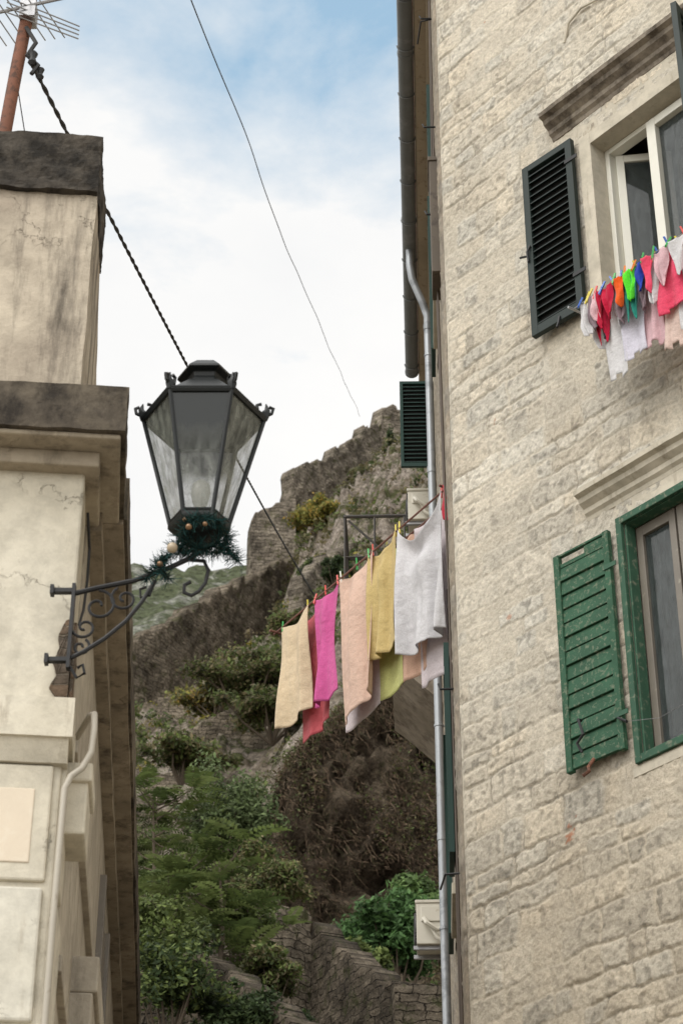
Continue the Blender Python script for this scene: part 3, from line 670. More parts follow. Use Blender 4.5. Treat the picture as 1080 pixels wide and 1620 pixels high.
# ============================================================ ANTENNA + WIRES
an=empty('television_antenna',(-1.676,7.8,8.63),'tv antenna on rusty mast standing on the parapet','antenna')
one_tube('mast',[(-1.69,7.8,8.60),(-1.655,7.8,9.3),(-1.615,7.8,9.95)],.034,12,M['rust'],an)
m=MB()
m.tube([(-1.9,7.78,9.70),(-1.38,7.72,9.80)],.010,6)
for i in range(7):
    x=-1.85+i*.05;z=9.71+i*.010
    m.tube([(x-.07,7.6,z+.03),(x+.10,7.95,z-.04)],.0035,5)
for i in range(4): m.tube([(-1.72,7.7,9.66+i*.035),(-1.36,7.85,9.62+i*.03)],.004,5)
m.box(XY,-1.66,-1.58,7.74,7.84,9.68,9.79);m.obj('aerial',M['alu'],an)
one_tube('insulator',[(-1.62,7.77,9.62),(-1.56,7.76,9.50),(-1.60,7.77,9.42),(-1.54,7.78,9.36),(-1.57,7.78,9.30)],.012,6,M['cable'],an)
MB().lathe((-1.57,7.77,9.40),[(.01,-.05),(.024,-.03),(.014,0),(.026,.03),(.01,.05)],8).obj('insulator',M['cable'],an,smooth=True)
MB().lathe((-1.53,7.80,9.32),[(.01,-.04),(.022,-.02),(.012,0),(.022,.03),(.01,.04)],8).obj('insulator',M['cable'],an,smooth=True)
def wire(name,A,B,r,sag,n,label,wob=0,twist=False,mat='cable'):
    A=Vector(A);B=Vector(B);pts=[]
    for i in range(n+1):
        t=i/n;p=A.lerp(B,t);p.z-=sag*4*t*(1-t)
        if wob: p.x+=wob*(fbm(np.array([t*9.]),np.array([3.]),2,5)[0]-.5)
        pts.append(p)
    m=MB()
    if twist:
        for ph in (0,math.pi):
            q=[]
            for i in range(n*12+1):
                t=i/(n*12);p=A.lerp(B,t);p.z-=sag*4*t*(1-t);q.append(p+Vector((math.cos(i*.9+ph),0,math.sin(i*.9+ph)))*r*.8)
            m.tube(q,r,5)
    else: m.tube(pts,r,5)
    return tag(m.obj(name,M[mat],None,smooth=True),label,'cable')
wire('overhead_cable',(-1.58,7.8,9.40),(-.42,30,19.4),.0075,.12,40,'twisted black overhead cable running from antenna mast to hillside',twist=True)
wire('overhead_cable',(-2.06,20,22.9),(.99,90,66.0),.0095,.3,160,'thin overhead wire strung up towards the fortress hill',wob=.14,mat='thinwire')
wire('overhead_cable',(-1.65,7.8,9.3),(-1.45,8.3,8.3),.003,.02,12,'thin grey aerial lead dropping from the antenna mast',mat='thinwire')

# ============================================================ LAUNDRY
cline=empty('clothesline',(.76,12.6,10.0),'double brown clothesline reaching out from the house wall across alley','clothesline')
LA=Vector((.76,12.6,10.0));LD=Vector((-.520,.854,0)).normalized();LN=Vector((.854,.520,0)).normalized()
one_tube('line',[LA-LD*.25,LA+LD*.9-Vector((0,0,.012)),LA+LD*2.5],.008,6,M['rope'],cline)
one_tube('line',[LA-LD*.1+LN*.12,LA+LD*2.5+LN*.12],.007,6,M['rope'],cline)
one_tube('crossbar',[LA+LD*2.46-LN*.06,LA+LD*2.46+LN*.2],.010,6,M['rope'],cline)
one_tube('crossbar',[LA+LD*.02-LN*.06,LA+LD*.02+LN*.3],.010,6,M['rope'],cline)
def cloth(name,A,B,L0,L1,mat,label,cat,parent=None,folds=5,amp=.03,sag=.02,seed=0,nu=48,nv=44,taper=0.,pegs=2,shape=None,group=None,slant=0.):
    A=Vector(A);B=Vector(B);d=(B-A);w=d.length;dn=d.normalized();nn=Vector((-dn.y,dn.x,0))
    r=np.random.default_rng(seed);ph=r.uniform(0,6.28,8);co=[]
    for j in range(nv+1):
        v=j/nv
        for i in range(nu+1):
            u=i/nu;L=L0+(L1-L0)*u
            arch=abs(math.sin(math.pi*u*pegs))
            top=sag*arch**.8
            uw=u+.06*math.sin(2*math.pi*u+ph[6]+1.5*v)     # uneven fold spacing, drifting down the cloth
            off=amp*(.25+.75*v**.6)*(math.sin(2*math.pi*folds*.5*uw+ph[0]+1.1*v)+.45*math.sin(2*math.pi*folds*uw*.83+ph[1]-1.7*v)*(.5+.5*math.sin(3*v+ph[2]))+.07*math.sin(2*math.pi*folds*1.9*uw+ph[2]+2.2*v))
            off+=sag*.32*arch*math.sin(13*(v+.25*top)+ph[7])*math.exp(-4.0*v)
            off+=.010*math.sin(6*v+ph[3]+4*u)+.02*(u-.5)*v*math.sin(ph[4])
            uu=.5+(u-.5)*(1-taper*math.sin(math.pi*min(1,v*.9)))+.008*math.sin(5*v+ph[5])*v/w*.3+slant*v
            z=-top*(1-v)**2-v*L+.004*math.sin(2*math.pi*folds*.5*u+ph[0])*v-.012*v*math.sin(math.pi*u)
            if shape: uu,z=shape(u,v,uu,z,L)
            p=A+d*uu+nn*off+Vector((0,0,z));co.append(p[:])
    q=gridquads(nu+1,nv+1)
    if shape and hasattr(shape,'cut'):
        ii=np.arange(len(q));cu_=(ii%nu+.5)/nu;cv=(ii//nu+.5)/nv;q=q[~shape.cut(cu_,cv)]
    o=link(name,meshnp(name,np.array(co),q,None,None,True),mat,parent);s_=o.modifiers.new('solid','SOLIDIFY');s_.thickness=.003
    tag(o,label,cat,group);return o
def onl(t,back=0,dz=0): return LA+LD*t+LN*back+Vector((0,0,dz))
peach=clothmat('peach_terry',(.78,.56,.45));straw=clothmat('straw_terry',(.76,.62,.43));red=clothmat('coral_red_towel',(.58,.12,.14))
mag=clothmat('magenta_towel',(.70,.14,.38));yel=clothmat('mustard_towel',(.68,.53,.24));lime=clothmat('lime_towel',(.64,.65,.26))
wht=clothmat('white_cotton',(.78,.77,.79),.3);wht2=clothmat('pinkish_white_cotton',(.74,.66,.68));pch2=clothmat('salmon_towel',(.72,.47,.35))
G='laundry hung on the long clothesline'
cloth('towel',onl(2.37),onl(1.95),.92,.89,straw,'pale straw terry towel pegged at end of line','towel',seed=1,folds=3.0,amp=.034,sag=.05,group=G,pegs=1,taper=.08)
cloth('towel',onl(2.22,.10),onl(1.76,.10),1.07,1.05,red,'coral red towel hanging behind straw towel','towel',seed=2,folds=2.6,amp=.02,group=G,taper=.05)
cloth('towel',onl(1.86),onl(1.51),.96,.93,mag,'bright magenta towel pegged on the line','towel',seed=3,folds=3.0,amp=.034,sag=.05,group=G,pegs=1,taper=.08)
cloth('towel',onl(1.49),onl(1.00),1.25,1.18,peach,'large peach terry towel with curled hem','towel',seed=4,folds=3.2,amp=.036,sag=.06,group=G,pegs=1,taper=.08)
cloth('towel',onl(1.60,.12),onl(1.1,.12),1.24,1.22,wht2,'white towel with hem showing below peach towel','towel',seed=14,folds=2,amp=.015,group=G)
cloth('towel',onl(1.08),onl(.67),.92,.94,yel,'mustard yellow towel gathered by pegs','towel',seed=5,folds=3.6,amp=.036,sag=.08,group=G,pegs=1,taper=.10)
cloth('towel',onl(1.12,.12),onl(.78,.12),1.20,1.20,lime,'lime yellow towel hanging behind mustard one','towel',seed=6,folds=2,amp=.018,group=G)
cloth('bed_sheet',onl(.66),onl(.06),1.07,1.13,wht,'white cotton sheet draped in deep folds','sheet',seed=7,folds=4.0,amp=.050,sag=.24,group=G,pegs=1,nu=90,nv=70,taper=.06)
cloth('towel',onl(.84,.12),onl(.50,.12),1.20,1.18,pch2,'salmon peach towel peeking below white sheet','towel',seed=8,folds=2,amp=.02,group=G)
cloth('pillowcase',onl(.60,.12),onl(.16,.12),1.32,1.36,wht2,'pinkish white pillowcase hanging behind the sheet','pillowcase',seed=9,folds=2.6,amp=.025,group=G,taper=.05)
cloth('towel',onl(.14,.30),onl(-.10,.2),1.05,1.1,pch2,'narrow beige towel seen edge on by wall','towel',seed=10,folds=2,amp=.02,group=G)
redm=clothmat('red_cotton',(.60,.05,.08))
cloth('sock',onl(.0,-.05),onl(-.10,-.05),.30,.34,redm,'small red sock hanging beside the white sheet','sock',seed=11,folds=1,amp=.01,nu=10,nv=16,group=G)
pegc=[('green',(.05,.35,.08)),('red',(.55,.04,.03)),('yellow',(.6,.5,.05)),('blue',(.04,.12,.45)),('white',(.7,.7,.65)),('orange',(.7,.2,.03))]
pm=[]
for n_,c_ in pegc:
    m=MB();m.prism([(-.004,-.007,-.045),(.004,-.007,-.045),(.004,-.002,.03),(-.004,-.002,.03)],(.0,.004,0));m.prism([(-.004,.003,-.045),(.004,.003,-.045),(.004,.001,.034),(-.004,.001,.034)],(.0,.004,0));m.box(XY,-.005,.005,-.006,.006,-.008,-.002)
    o=m.obj('clothes_peg',painted('peg_'+n_,c_,.4));pm.append(o.data);bpy.data.objects.remove(o)
def peg(p,ci,sc=1.,gr='clothes pegs on the lines',tilt=0):
    o=bpy.data.objects.new('clothes_peg',pm[ci]);COL.objects.link(o);o.location=p;o.rotation_euler=(random.uniform(-.2,.2),tilt+random.uniform(-.2,.2),random.uniform(-.6,.2));o.scale=(sc,sc,sc)
    tag(o,'small '+pegc[ci][0]+' plastic clothes peg gripping the line','clothes peg',gr)
for i,(t,c_) in enumerate([(2.36,0),(1.97,2),(1.85,1),(1.52,1),(1.47,4),(1.01,1),(1.07,0),(.69,2),(.64,2),(.08,1),(.03,1),(1.24,0),(1.7,1)]): peg(onl(t,0,.012),c_,1.3)

# upper window laundry
ul=empty('clothesline',R.pt(1.55,.1,10.1),'short drying line on iron arms below upper window','clothesline')
one_tube('line',[R.pt(1.56,.30,9.99),R.pt(2.80,.30,10.01)],.005,6,M['alu'],ul);one_tube('line',[R.pt(1.56,.38,9.99),R.pt(2.80,.38,10.01)],.004,6,M['alu'],ul)
one_tube('arm',[R.pt(1.56,.02,10.03),R.pt(1.56,.42,9.99)],.008,6,M['alu'],ul);one_tube('arm',[R.pt(2.76,.02,10.05),R.pt(2.76,.42,10.01)],.010,6,M['alu'],ul)
SH=.055
def rl(s_,o=.30,dz=0): return R.pt(s_+SH,o,10.00+dz)
def mkc(n_,c_): return clothmat(n_,c_,transl=.25)
cw=mkc('white_jersey',(.78,.77,.78));cr=mkc('cherry_red',(.66,.02,.07));cg=mkc('neon_green',(.14,.85,.05));cb=mkc('royal_blue',(.03,.07,.50));ct=mkc('teal',(.03,.28,.22));co_=mkc('orange_red',(.92,.14,.02));cp1=mkc('pale_pink',(.80,.54,.58));cp2=mkc('coral_pink',(.90,.10,.19));cbg=mkc('beige_pink',(.78,.61,.54));cgr=mkc('grey_mauve',(.32,.24,.27));clv=mkc('pale_lavender',(.74,.72,.81));cbk=mkc('charcoal',(.05,.05,.06))
class TS:
    def __call__(s,u,v,uu,z,L): return uu,z
    def cut(s,u,v): return ((np.abs(u-.5)>.38)&(v<.45))|((np.abs(u-.5)<.12)&(v>.94))
class BR:
    def __call__(s,u,v,uu,z,L): return .5+(uu-.5)*(1-.6*v**1.5),z*(1-.25*abs(u-.5))
class SK:
    def __call__(s,u,v,uu,z,L): return uu+(.5 if v>.7 else 0)*(v-.7)*3,z
class BA:
    def __call__(s,u,v,uu,z,L): return uu,z*(.45+.55*abs(math.sin(2*math.pi*u)))
G2='small laundry on the window drying line'
items=[(1.57,1.63,.28,cw,'white ankle sock',SK(),.38),(1.63,1.69,.26,cgr,'grey mauve sock',SK(),.38),(1.60,1.68,.36,cw,'white sock with grey heel',SK(),.30),(1.66,1.72,.22,cp1,'pale pink sock',SK(),.39),
(1.70,1.76,.28,cr,'cherry red briefs',BR(),.38),(1.76,1.86,.27,cr,'cherry red vest top',BR(),.38),(1.66,1.76,.38,cr,'red bikini top',BA(),.34),(1.68,1.77,.36,cbk,'charcoal underpants',BR(),.33),
(1.69,1.86,.64,cw,'white t-shirt hung by hem',TS(),.30),(1.84,2.02,.58,clv,'pale lavender vest',TS(),.30),(1.83,1.94,.32,cgr,'patterned grey mauve top',BR(),.36),(1.87,1.96,.24,co_,'orange red swim briefs',BR(),.39),(1.80,1.89,.34,cw,'white cotton top',BR(),.33),
(1.96,2.05,.26,cg,'neon green bikini bottoms',BR(),.39),(1.91,2.05,.36,ct,'teal bikini top',BA(),.37),(2.04,2.12,.22,cb,'royal blue briefs',BR(),.39),(2.00,2.17,.58,cp1,'pale pink camisole',TS(),.30),(2.02,2.11,.36,cgr,'grey mauve briefs',BR(),.35),
(2.12,2.21,.28,cp2,'coral pink bikini bottoms',BR(),.40),(2.10,2.23,.38,cw,'white cotton briefs',BR(),.37),(2.17,2.38,.46,cp2,'coral pink swim top',TS(),.35),(2.15,2.33,.68,cbg,'beige pink slip',TS(),.30),(2.20,2.33,.30,cp1,'pale pink briefs',BR(),.39),(2.31,2.50,.62,cw,'white vest top',TS(),.30),(2.33,2.46,.30,cw,'white lace briefs',BR(),.39),(2.50,2.66,.5,cp1,'pale pink t-shirt',TS(),.30),(2.42,2.56,.42,cp2,'coral camisole',TS(),.36)]
for i,(a_,b_,L,mt,lb,shp,of) in enumerate(items):
    cat=lb.split()[-1] if lb.split()[-1] not in('hem','heel','bottoms','top') else 'garment'
    cloth('garment',rl(a_,of),rl(b_,of),L,L*random.uniform(.90,1.08),mt,lb+' pegged on window line',cat,seed=50+i,folds=random.choice([2,3]),amp=.012,sag=.014,nu=30,nv=32,shape=shp,group=G2)
    if i%2==0 or of>.35: peg(rl(a_+.008,max(of,.30),.012),random.choice([0,1,2,3,5,5,0]),1.3,tilt=.3)
    if b_-a_>.10: peg(rl(b_-.008,of,.012),random.choice([0,1,2,3,4,5]),1.3,tilt=-.3)

# ============================================================ TERRAIN
rows=[(14,[(0,-1.6)]),(18,[(0,-1.4)]),(22,[(0,1.0)]),(28,[(0,5.2)]),(36,[(-8,10.8),(6,10.3)]),(45,[(-8,16),(0,15.5),(8,15.5)]),(51.6,[(-8,20.6),(0,19.6),(6,19.6)]),
(53.6,[(-8,22.2),(-3.0,21.8),(-1.6,26.6),(0,28.3),(3,27.6),(8,28.5)]),(60,[(-8,27.2),(-3,27.6),(-1.2,31),(6,33)]),(80,[(-12,39),(-4,41.2),(0,43.6),(8,45)]),(110,[(-15,56),(-5,58.8),(0,63.2),(10,67)]),
(134,[(-20,68),(-13,69.5),(-5,76),(-2,82),(0,85.5),(6,90),(12,93)]),(158,[(-20,78),(-9,84),(-5.2,90),(-3.5,99),(0,104),(8,109)]),(177,[(-20,72),(-8,84),(-5,106),(0,116),(4,122.5),(12,128)]),(194,[(-20,70),(-8,86),(-5,112),(0,123),(4.5,130.5),(12,136)]),(215,[(-20,66),(0,100),(12,105)]),(280,[(0,40)])]
def terr(x,y,noisy=True):
    x=np.asarray(x,float);y=np.asarray(y,float)
    Ys=np.array([r_[0] for r_ in rows],float)
    vals=np.stack([np.interp(x,[p[0] for p in r_[1]],[p[1] for p in r_[1]]) for r_ in rows],0)
    k=np.clip(np.searchsorted(Ys,y)-1,0,len(Ys)-2);t=np.clip((y-Ys[k])/(Ys[k+1]-Ys[k]),0,1)
    z=np.take_along_axis(vals,k[None],0)[0]*(1-t)+np.take_along_axis(vals,(k+1)[None],0)[0]*t
    a=np.clip((y-18)/40,0,1)*np.clip(.5+y/80,0,2.6)
    z=z+a*(1.7*(fbm(x*.22,y*.16,4,301)-.5)+1.6*(np.abs(fbm(x*.6,y*.4,4,302)-.5)*2-.3)+.5*(np.abs(fbm(x*2.2,y*1.7,3,303)-.5)*2-.3))
    return z+Z0
xs=np.concatenate([np.linspace(-160,-26,30),np.linspace(-25,14,240),np.linspace(15,160,30)])
ys=np.concatenate([np.arange(14,51,.35),np.arange(51,54.5,.06),np.arange(54.5,90,.3),np.arange(90,205,.5),np.arange(206,282,5)])
Xg,Yg=np.meshgrid(xs,ys);zz=terr(Xg.ravel(),Yg.ravel())
xx=Xg.ravel();yy=Yg.ravel().copy()
cliff=((yy>51.2)&(yy<54.3))
yy=yy+np.where(cliff,2.0*(fbm(xx*.8,zz*.8,4,311)-.5)+1.6*(np.abs(fbm(xx*1.9,zz*1.6,4,312)-.5)*2-.3),0)
q=gridquads(len(xs),len(ys))
def terrmat(name,s,rock1,rock2,earth,green,gth,bd,eth=.5):
    m,nt,b,o=nodes(name);p=geo(nt)
    n1=noise(nt,p,.22*s,7,.7);n2=noise(nt,p,1.1*s,7,.7);n3=noise(nt,p,.5*s,8,.72,.3);n4=noise(nt,p,5*s,5,.7)
    c=mixc(nt,ramp(nt,n2,[(.38,g(0)),(.60,g(1))]),rock2,rock1)
    c=mixc(nt,ramp(nt,n1,[(eth-.07,g(0)),(eth+.08,g(1))]),c,earth)
    c=mixc(nt,ramp(nt,n3,[(gth,g(0)),(gth+.08,g(1))]),c,green)
    c=mixc(nt,1.,c,ramp(nt,n4,[(.32,g(.34)),(.62,g(1.3))]),'MULTIPLY')
    v=nt.nodes.new('ShaderNodeTexVoronoi');v.inputs['Scale'].default_value=1.4*s;nt.links.new(p,v.inputs[0])
    nt.links.new(c,b.inputs['Base Color']);b.inputs['Roughness'].default_value=.95;b.inputs['Specular IOR Level'].default_value=.1
    bump(nt,b,mth(nt,'ADD',mth(nt,'MULTIPLY',n2,2.),mth(nt,'ADD',n4,mth(nt,'MULTIPLY',v.outputs['Distance'],1.))),bd);return m
M['hill']=terrmat('hillside_rock_and_earth',1.,(.46,.395,.335),(.26,.215,.175),(.17,.138,.095),(.10,.105,.046),.50,.42,.55)
M['far']=terrmat('far_limestone_mountain',.10,(.34,.34,.305),(.235,.24,.205),(.17,.175,.125),(.10,.115,.065),.43,2.5)
M['cliffm']=terrmat('brown_cliff',1.8,(.27,.215,.155),(.14,.108,.076),(.085,.063,.043),(.06,.056,.027),.56,.34,.47)
me=meshnp('hillside',np.stack([xx,yy,zz],1),q,None,None,True)
hill=link('hillside',me,M['hill'],None);tag(hill,None,None,kind='structure')
me.materials.append(M['cliffm'])
cxq=xx[q].mean(1);cyq=yy[q].mean(1)
me.polygons.foreach_set('material_index',np.where((cyq>48)&(cyq<56)&(cxq>-2.6),1,0).astype(np.int32))
xs=np.linspace(-320,260,180);ys=np.linspace(290,760,160);Xg,Yg=np.meshgrid(xs,ys);x=Xg.ravel();y=Yg.ravel()
z=np.interp(y,[290,400,500,600,700,760],[100,205,285,357,430,380])
z=z+np.where(x<-75,(-75-x)*.35,0)*np.clip((y-500)/200,0,1)+ (fbm(x*.02,y*.02,5,401)-.5)*22+(np.abs(fbm(x*.09,y*.09,4,402)-.5)*2-.3)*9
tag(link('mountain',meshnp('mountain',np.stack([x,y,z+Z0],1),gridquads(180,160),None,None,True),M['far'],None),None,None,kind='structure')
gm=MB();gm.face([(-3000,-3000,0),(3000,-3000,0),(3000,3000,0),(-3000,3000,0)]);tag(gm.obj('ground',M['pave'],None),None,None,kind='structure')

# ============================================================ WALLS ON THE HILL
def wallstrip(name,pts,h,th,mat,label,cat,step=.5,jit=.25,seed=1,disp=.12,crenel=None):
    P=[Vector(p) for p in pts];cum=[0]
    for a_,b_ in zip(P[:-1],P[1:]): cum.append(cum[-1]+math.hypot(b_.x-a_.x,b_.y-a_.y))
    Lt=cum[-1];n=max(2,int(Lt/step));hs=h if isinstance(h,(list,tuple)) else [h]*len(P)
    nz=max(3,int(max(hs)/step));co=[];uv=[]
    ts=np.linspace(0,Lt,n+1)
    X=np.interp(ts,cum,[p.x for p in P]);Y=np.interp(ts,cum,[p.y for p in P]);Z=np.interp(ts,cum,[p.z for p in P]);Hh=np.interp(ts,cum,hs)
    jz=(fbm(ts*1.1/step*.5,ts*0+seed,3,seed)-.5)*2*jit+(_h(np.arange(n+1),np.zeros(n+1),seed)-.5)*jit*.7
    if crenel: jz=jz+np.where((ts//crenel[0])%2==0,crenel[1],0)
    d0=(P[-1]-P[0]);nn=Vector((d0.y,-d0.x,0)).normalized()
    if nn.y>0: nn=-nn
    for side in (0,1):
        for j in range(nz+1):
            v=j/nz;zc=Z+jz-(1-v)*Hh
            dd=(fbm(ts*.8/step*.5+side*9,zc*.8/step*.5,3,seed+3)-.5)*2*disp + (1-v)*Hh*.04
            o=(dd if side==0 else -th-dd)
            for i in range(n+1): co.append((X[i]+nn.x*o[i],Y[i]+nn.y*o[i],zc[i]));uv.append((ts[i],zc[i]))
    co=np.array(co);q=gridquads(n+1,nz+1);k=(n+1)*(nz+1)
    q2=q[:,::-1]+k
    i=np.arange(n);tr=nz*(n+1);top=np.stack([tr+i,tr+i+1,k+tr+i+1,k+tr+i],1)
    j=np.arange(nz)*(n+1);e0=np.stack([j,j+(n+1),k+j+(n+1),k+j],1);e1=np.stack([j+n,j+n+n+1,k+j+n+n+1,k+j+n],1)
    o=link(name,meshnp(name,co,np.concatenate([q,q2,top,e0,e1]),None,np.array(uv)),mat,None)
    return tag(o,label,cat)
z_=lambda a_:[(p[0],p[1],p[2]+Z0) for p in a_]
wallstrip('fortress_wall',z_([(-19,134,73.0),(-15.5,137,77.5),(-13.2,140,80.4),(-9.9,148,88.2),(-7.2,155,94),(-5.6,159,97.6),(-4,162,100)]),16,1.2,M['fortdark'],'dark old fortress wall climbing diagonally over the hillside','wall',step=.3,jit=.4,disp=.30,crenel=(1.3,.45))
wallstrip('fortress_wall',z_([(-8.2,162,104.3),(-7.7,162.1,105.4),(-5.6,162.4,106.5),(-4.2,162.8,107.8)]),[18,18,18,16],2.2,M['fort'],'square ruined fortress tower of grey brown stone','tower',step=.3,jit=.35,disp=.28)
wallstrip('fortress_wall',z_([(-4.9,176.5,119.6),(-4.0,178,121.4),(-.9,184,126.4),(-.7,184,127.6),(2.2,189,132.4),(2.4,189,133.8),(4.3,192,136.4),(4.5,192.1,138.8),(6.8,193,139.3),(14,197,142)]),[22,20,13,14,11,12,10,12,11,12],1.6,M['fort'],'ruined stepped fortress rampart rising along the rocky ridge','wall',step=.35,jit=.55,disp=.4)
wallstrip('fortress_wall',z_([(-2.6,120,72.8),(-.8,124,76.8),(1.4,128,80.5)]),5,1.0,M['fort'],'crumbled fragment of old wall among rocks','wall',step=.3,jit=.7,disp=.3,seed=8)
for i,(x0,x1,y,hh) in enumerate([(-8,-3.0,58,1.6),(-7.2,-4.2,50.5,1.4),(-9,-4.5,68,1.7),(-6,-1.5,74,1.7),(-9,-2,92,1.9),(-3,3,100,1.9)]):
    xa=np.linspace(x0,x1,4);za=terr(xa,np.full(4,y-.3))+hh*.9
    wallstrip('terrace_wall',[(xa[k],y+.15*k,float(za[k])) for k in range(4)],hh*1.8,.5,M['ruin'],'low dry stone terrace wall on the overgrown slope','wall',step=.2,jit=.2,seed=20+i)
wallstrip('garden_wall',z_([(-1.35,39.4,16.2),(-1.0,39.6,16.5),(-.62,40,16.45)]),9,.9,M['ruin'],'broken end of an old coursed stone wall','wall',step=.11,jit=.30,seed=31,disp=.10)
wallstrip('garden_wall',z_([(-.62,40.1,16.15),(.15,38,14.6),(.95,36,13.25)]),9,.5,M['ruindark'],'stone wall with capped top stepping down hill','wall',step=.11,jit=.10,seed=32,disp=.08,crenel=(.5,.12))
wallstrip('garden_wall',z_([(.93,35.6,13.25),(3.5,35.8,13.3)]),9,.6,M['ruindark'],'low dark stone wall crossing behind the alley','wall',step=.16,jit=.05,seed=33,disp=.05)
wallstrip('garden_wall',z_([(-3.6,35,14.2),(-2.25,34,13.1),(-.55,30,10.5),(.6,28,9.2)]),8,.5,M['ruindark'],'mossy stone wall descending beside shrubs','wall',step=.13,jit=.12,seed=34,disp=.08)

# ============================================================ VEGETATION
def leafmesh(name,clumps,n,size,cols,flat=.4,seed=0,asp=.45):
    r=np.random.default_rng(seed);cl=np.array(clumps,float);k=len(cl)
    wgt=(cl[:,3]*cl[:,4]*cl[:,5])**.7;idx=r.choice(k,n,p=wgt/wgt.sum())
    d=r.normal(size=(n,3));d/=np.linalg.norm(d,axis=1)[:,None]
    rad=(r.random(n)**.45*(1+.55*(r.random(n)**4)))[:,None]
    c=cl[idx,:3]+d*rad*cl[idx,3:6]
    nr=d*.5+np.array([0,-.2,flat])+r.normal(size=(n,3))*.55;nr/=np.linalg.norm(nr,axis=1)[:,None]
    a=np.cross(nr,r.normal(size=(n,3)));a/=np.linalg.norm(a,axis=1)[:,None];b=np.cross(nr,a)
    L=(size*(.6+.8*r.random(n)))[:,None]
    co=np.stack([c-a*L*.5,c+b*L*asp*.5-nr*L*.08,c+a*L*.5,c-b*L*asp*.5-nr*L*.08],1).reshape(-1,3)
    tint=_h(idx,idx*3,seed+9)[:,None];cc=np.array(cols);ci_=r.integers(0,len(cc),n)
    col=1.6*cc[ci_]*(.5+.6*np.minimum(rad,1))*(.65+.7*tint)*(.8+.4*r.random((n,1)))
    return meshnp(name,co,np.arange(n*4).reshape(n,4),np.repeat(col,4,0))
GR=[(.068,.09,.026),(.085,.108,.032),(.047,.065,.02)];DG=[(.026,.042,.016),(.038,.055,.02),(.02,.03,.012)];YG=[(.17,.15,.03),(.12,.12,.03),(.08,.09,.025),(.22,.15,.04)];BG=[(.14,.185,.058),(.18,.225,.08),(.09,.125,.042)];OL=[(.095,.085,.038),(.075,.068,.03),(.12,.098,.055),(.055,.058,.026)]
def bush(name,c,rx,rz,n,size,cols,label,cat,seed,group=None,lumps=22):
    r=np.random.default_rng(seed);cl=[]
    for i in range(lumps):
        d=r.normal(size=3);d/=np.linalg.norm(d);k=r.uniform(.2,1.0)
        s_=r.uniform(.16,.42)*(1.15-.4*k)
        cl.append((c[0]+d[0]*rx*k,c[1]+d[1]*rx*k*.8,c[2]+d[2]*rz*k*(.9 if d[2]>0 else .6),rx*s_,rx*s_,rz*s_*r.uniform(.6,1.1)))
    e=empty(name,(c[0],c[1],c[2]-rz),label,cat,group)
    link('crown',leafmesh('crown',cl,n,size,cols,seed=seed),M['leaf'],e)
    m=MB();base=Vector((c[0],c[1],c[2]-rz-rx*.3))
    for i in range(0,lumps,2):
        q_=Vector(cl[i][:3]);mid=base.lerp(q_,.5)+Vector((r.uniform(-.1,.1)*rx,0,-.05*rz));m.tube([base,mid,q_],[rx*.03,rx*.02,rx*.008],5)
    m.obj('trunk',M['bark'],e);return e
bush('shrub',(1.25,45.5,18.0+Z0),1.35,1.35,11000,.16,[(.045,.09,.03),(.06,.115,.038),(.03,.06,.02)],'dense deep green shrub in front of the cliff','shrub',101,lumps=34)
bush('shrub',(2.2,46.5,19.3+Z0),1.0,1.2,6000,.16,[(.075,.12,.04),(.095,.145,.05),(.05,.08,.028)],'bright green shrub beside the downpipe','shrub',102,lumps=22)
bush('shrub',(.3,44,16.6+Z0),.9,.8,4500,.15,GR,'low green shrub above garden wall','shrub',103)
bush('shrub',(-2.9,50,23.0+Z0),1.6,1.8,10000,.14,[(.07,.095,.04),(.09,.12,.05),(.05,.065,.028)],'loose grey green shrub on the slope','shrub',104,lumps=38)
bush('shrub',(-1.9,48.5,20.8+Z0),1.0,1.0,5000,.14,GR+OL,'rambling green shrub at the cliff foot','shrub',118)
bush('shrub',(-4.4,51,21.8+Z0),1.1,1.0,4500,.15,GR,'leafy green shrub among terrace stones','shrub',105)
bush('shrub',(-3.6,72,39.0+Z0),2.5,1.0,6000,.2,GR+OL,'green shrub over a terrace wall','shrub',106,lumps=34)
bush('shrub',(-2.4,66,34.6+Z0),2.0,.8,5000,.2,GR+OL,'olive green scrub bush on the terrace','shrub',107,lumps=28)
bush('shrub',(-5.3,64,31.8+Z0),1.9,.7,4000,.2,OL+GR,'green scrub bush on upper terrace','shrub',108,lumps=28)
bush('shrub',(-5.5,82,43.7+Z0),2.0,.8,4000,.24,YG+OL,'yellow green bush on the slope','shrub',109,lumps=28)
bush('shrub',(-1.4,150,96.8+Z0),3.0,2.1,8500,.33,YG,'yellowing autumn bush below the rampart','shrub',110,lumps=34)
bush('shrub',(.8,153,99.6+Z0),2.2,1.4,4500,.33,[(.13,.14,.03),(.08,.1,.025)],'small yellow green bush on rocks','shrub',111)
bush('shrub',(-1.6,125,75.5+Z0),2.0,1.8,6000,.28,DG+GR,'dark evergreen shrub below the fortress','shrub',112,lumps=28)
bush('shrub',(-.4,120,73.2+Z0),1.5,1.3,3500,.28,DG,'dark evergreen shrub on rock','shrub',113)
bush('shrub',(-3.1,112,64.8+Z0),1.8,1.5,5000,.26,GR+OL,'green shrub beside diagonal wall','shrub',114)
bush('shrub',(-2.6,165,105.7+Z0),2.0,1.2,3500,.33,GR,'green shrub clinging under rampart','shrub',115)
bush('shrub',(5.6,170,116.5+Z0),1.6,4.2,5000,.34,DG,'tall dark cypress like shrub on ridge','shrub',116,lumps=24)
bush('shrub',(2.5,178,120+Z0),2.1,1.1,3000,.36,OL,'olive scrub near ridge top','shrub',117)
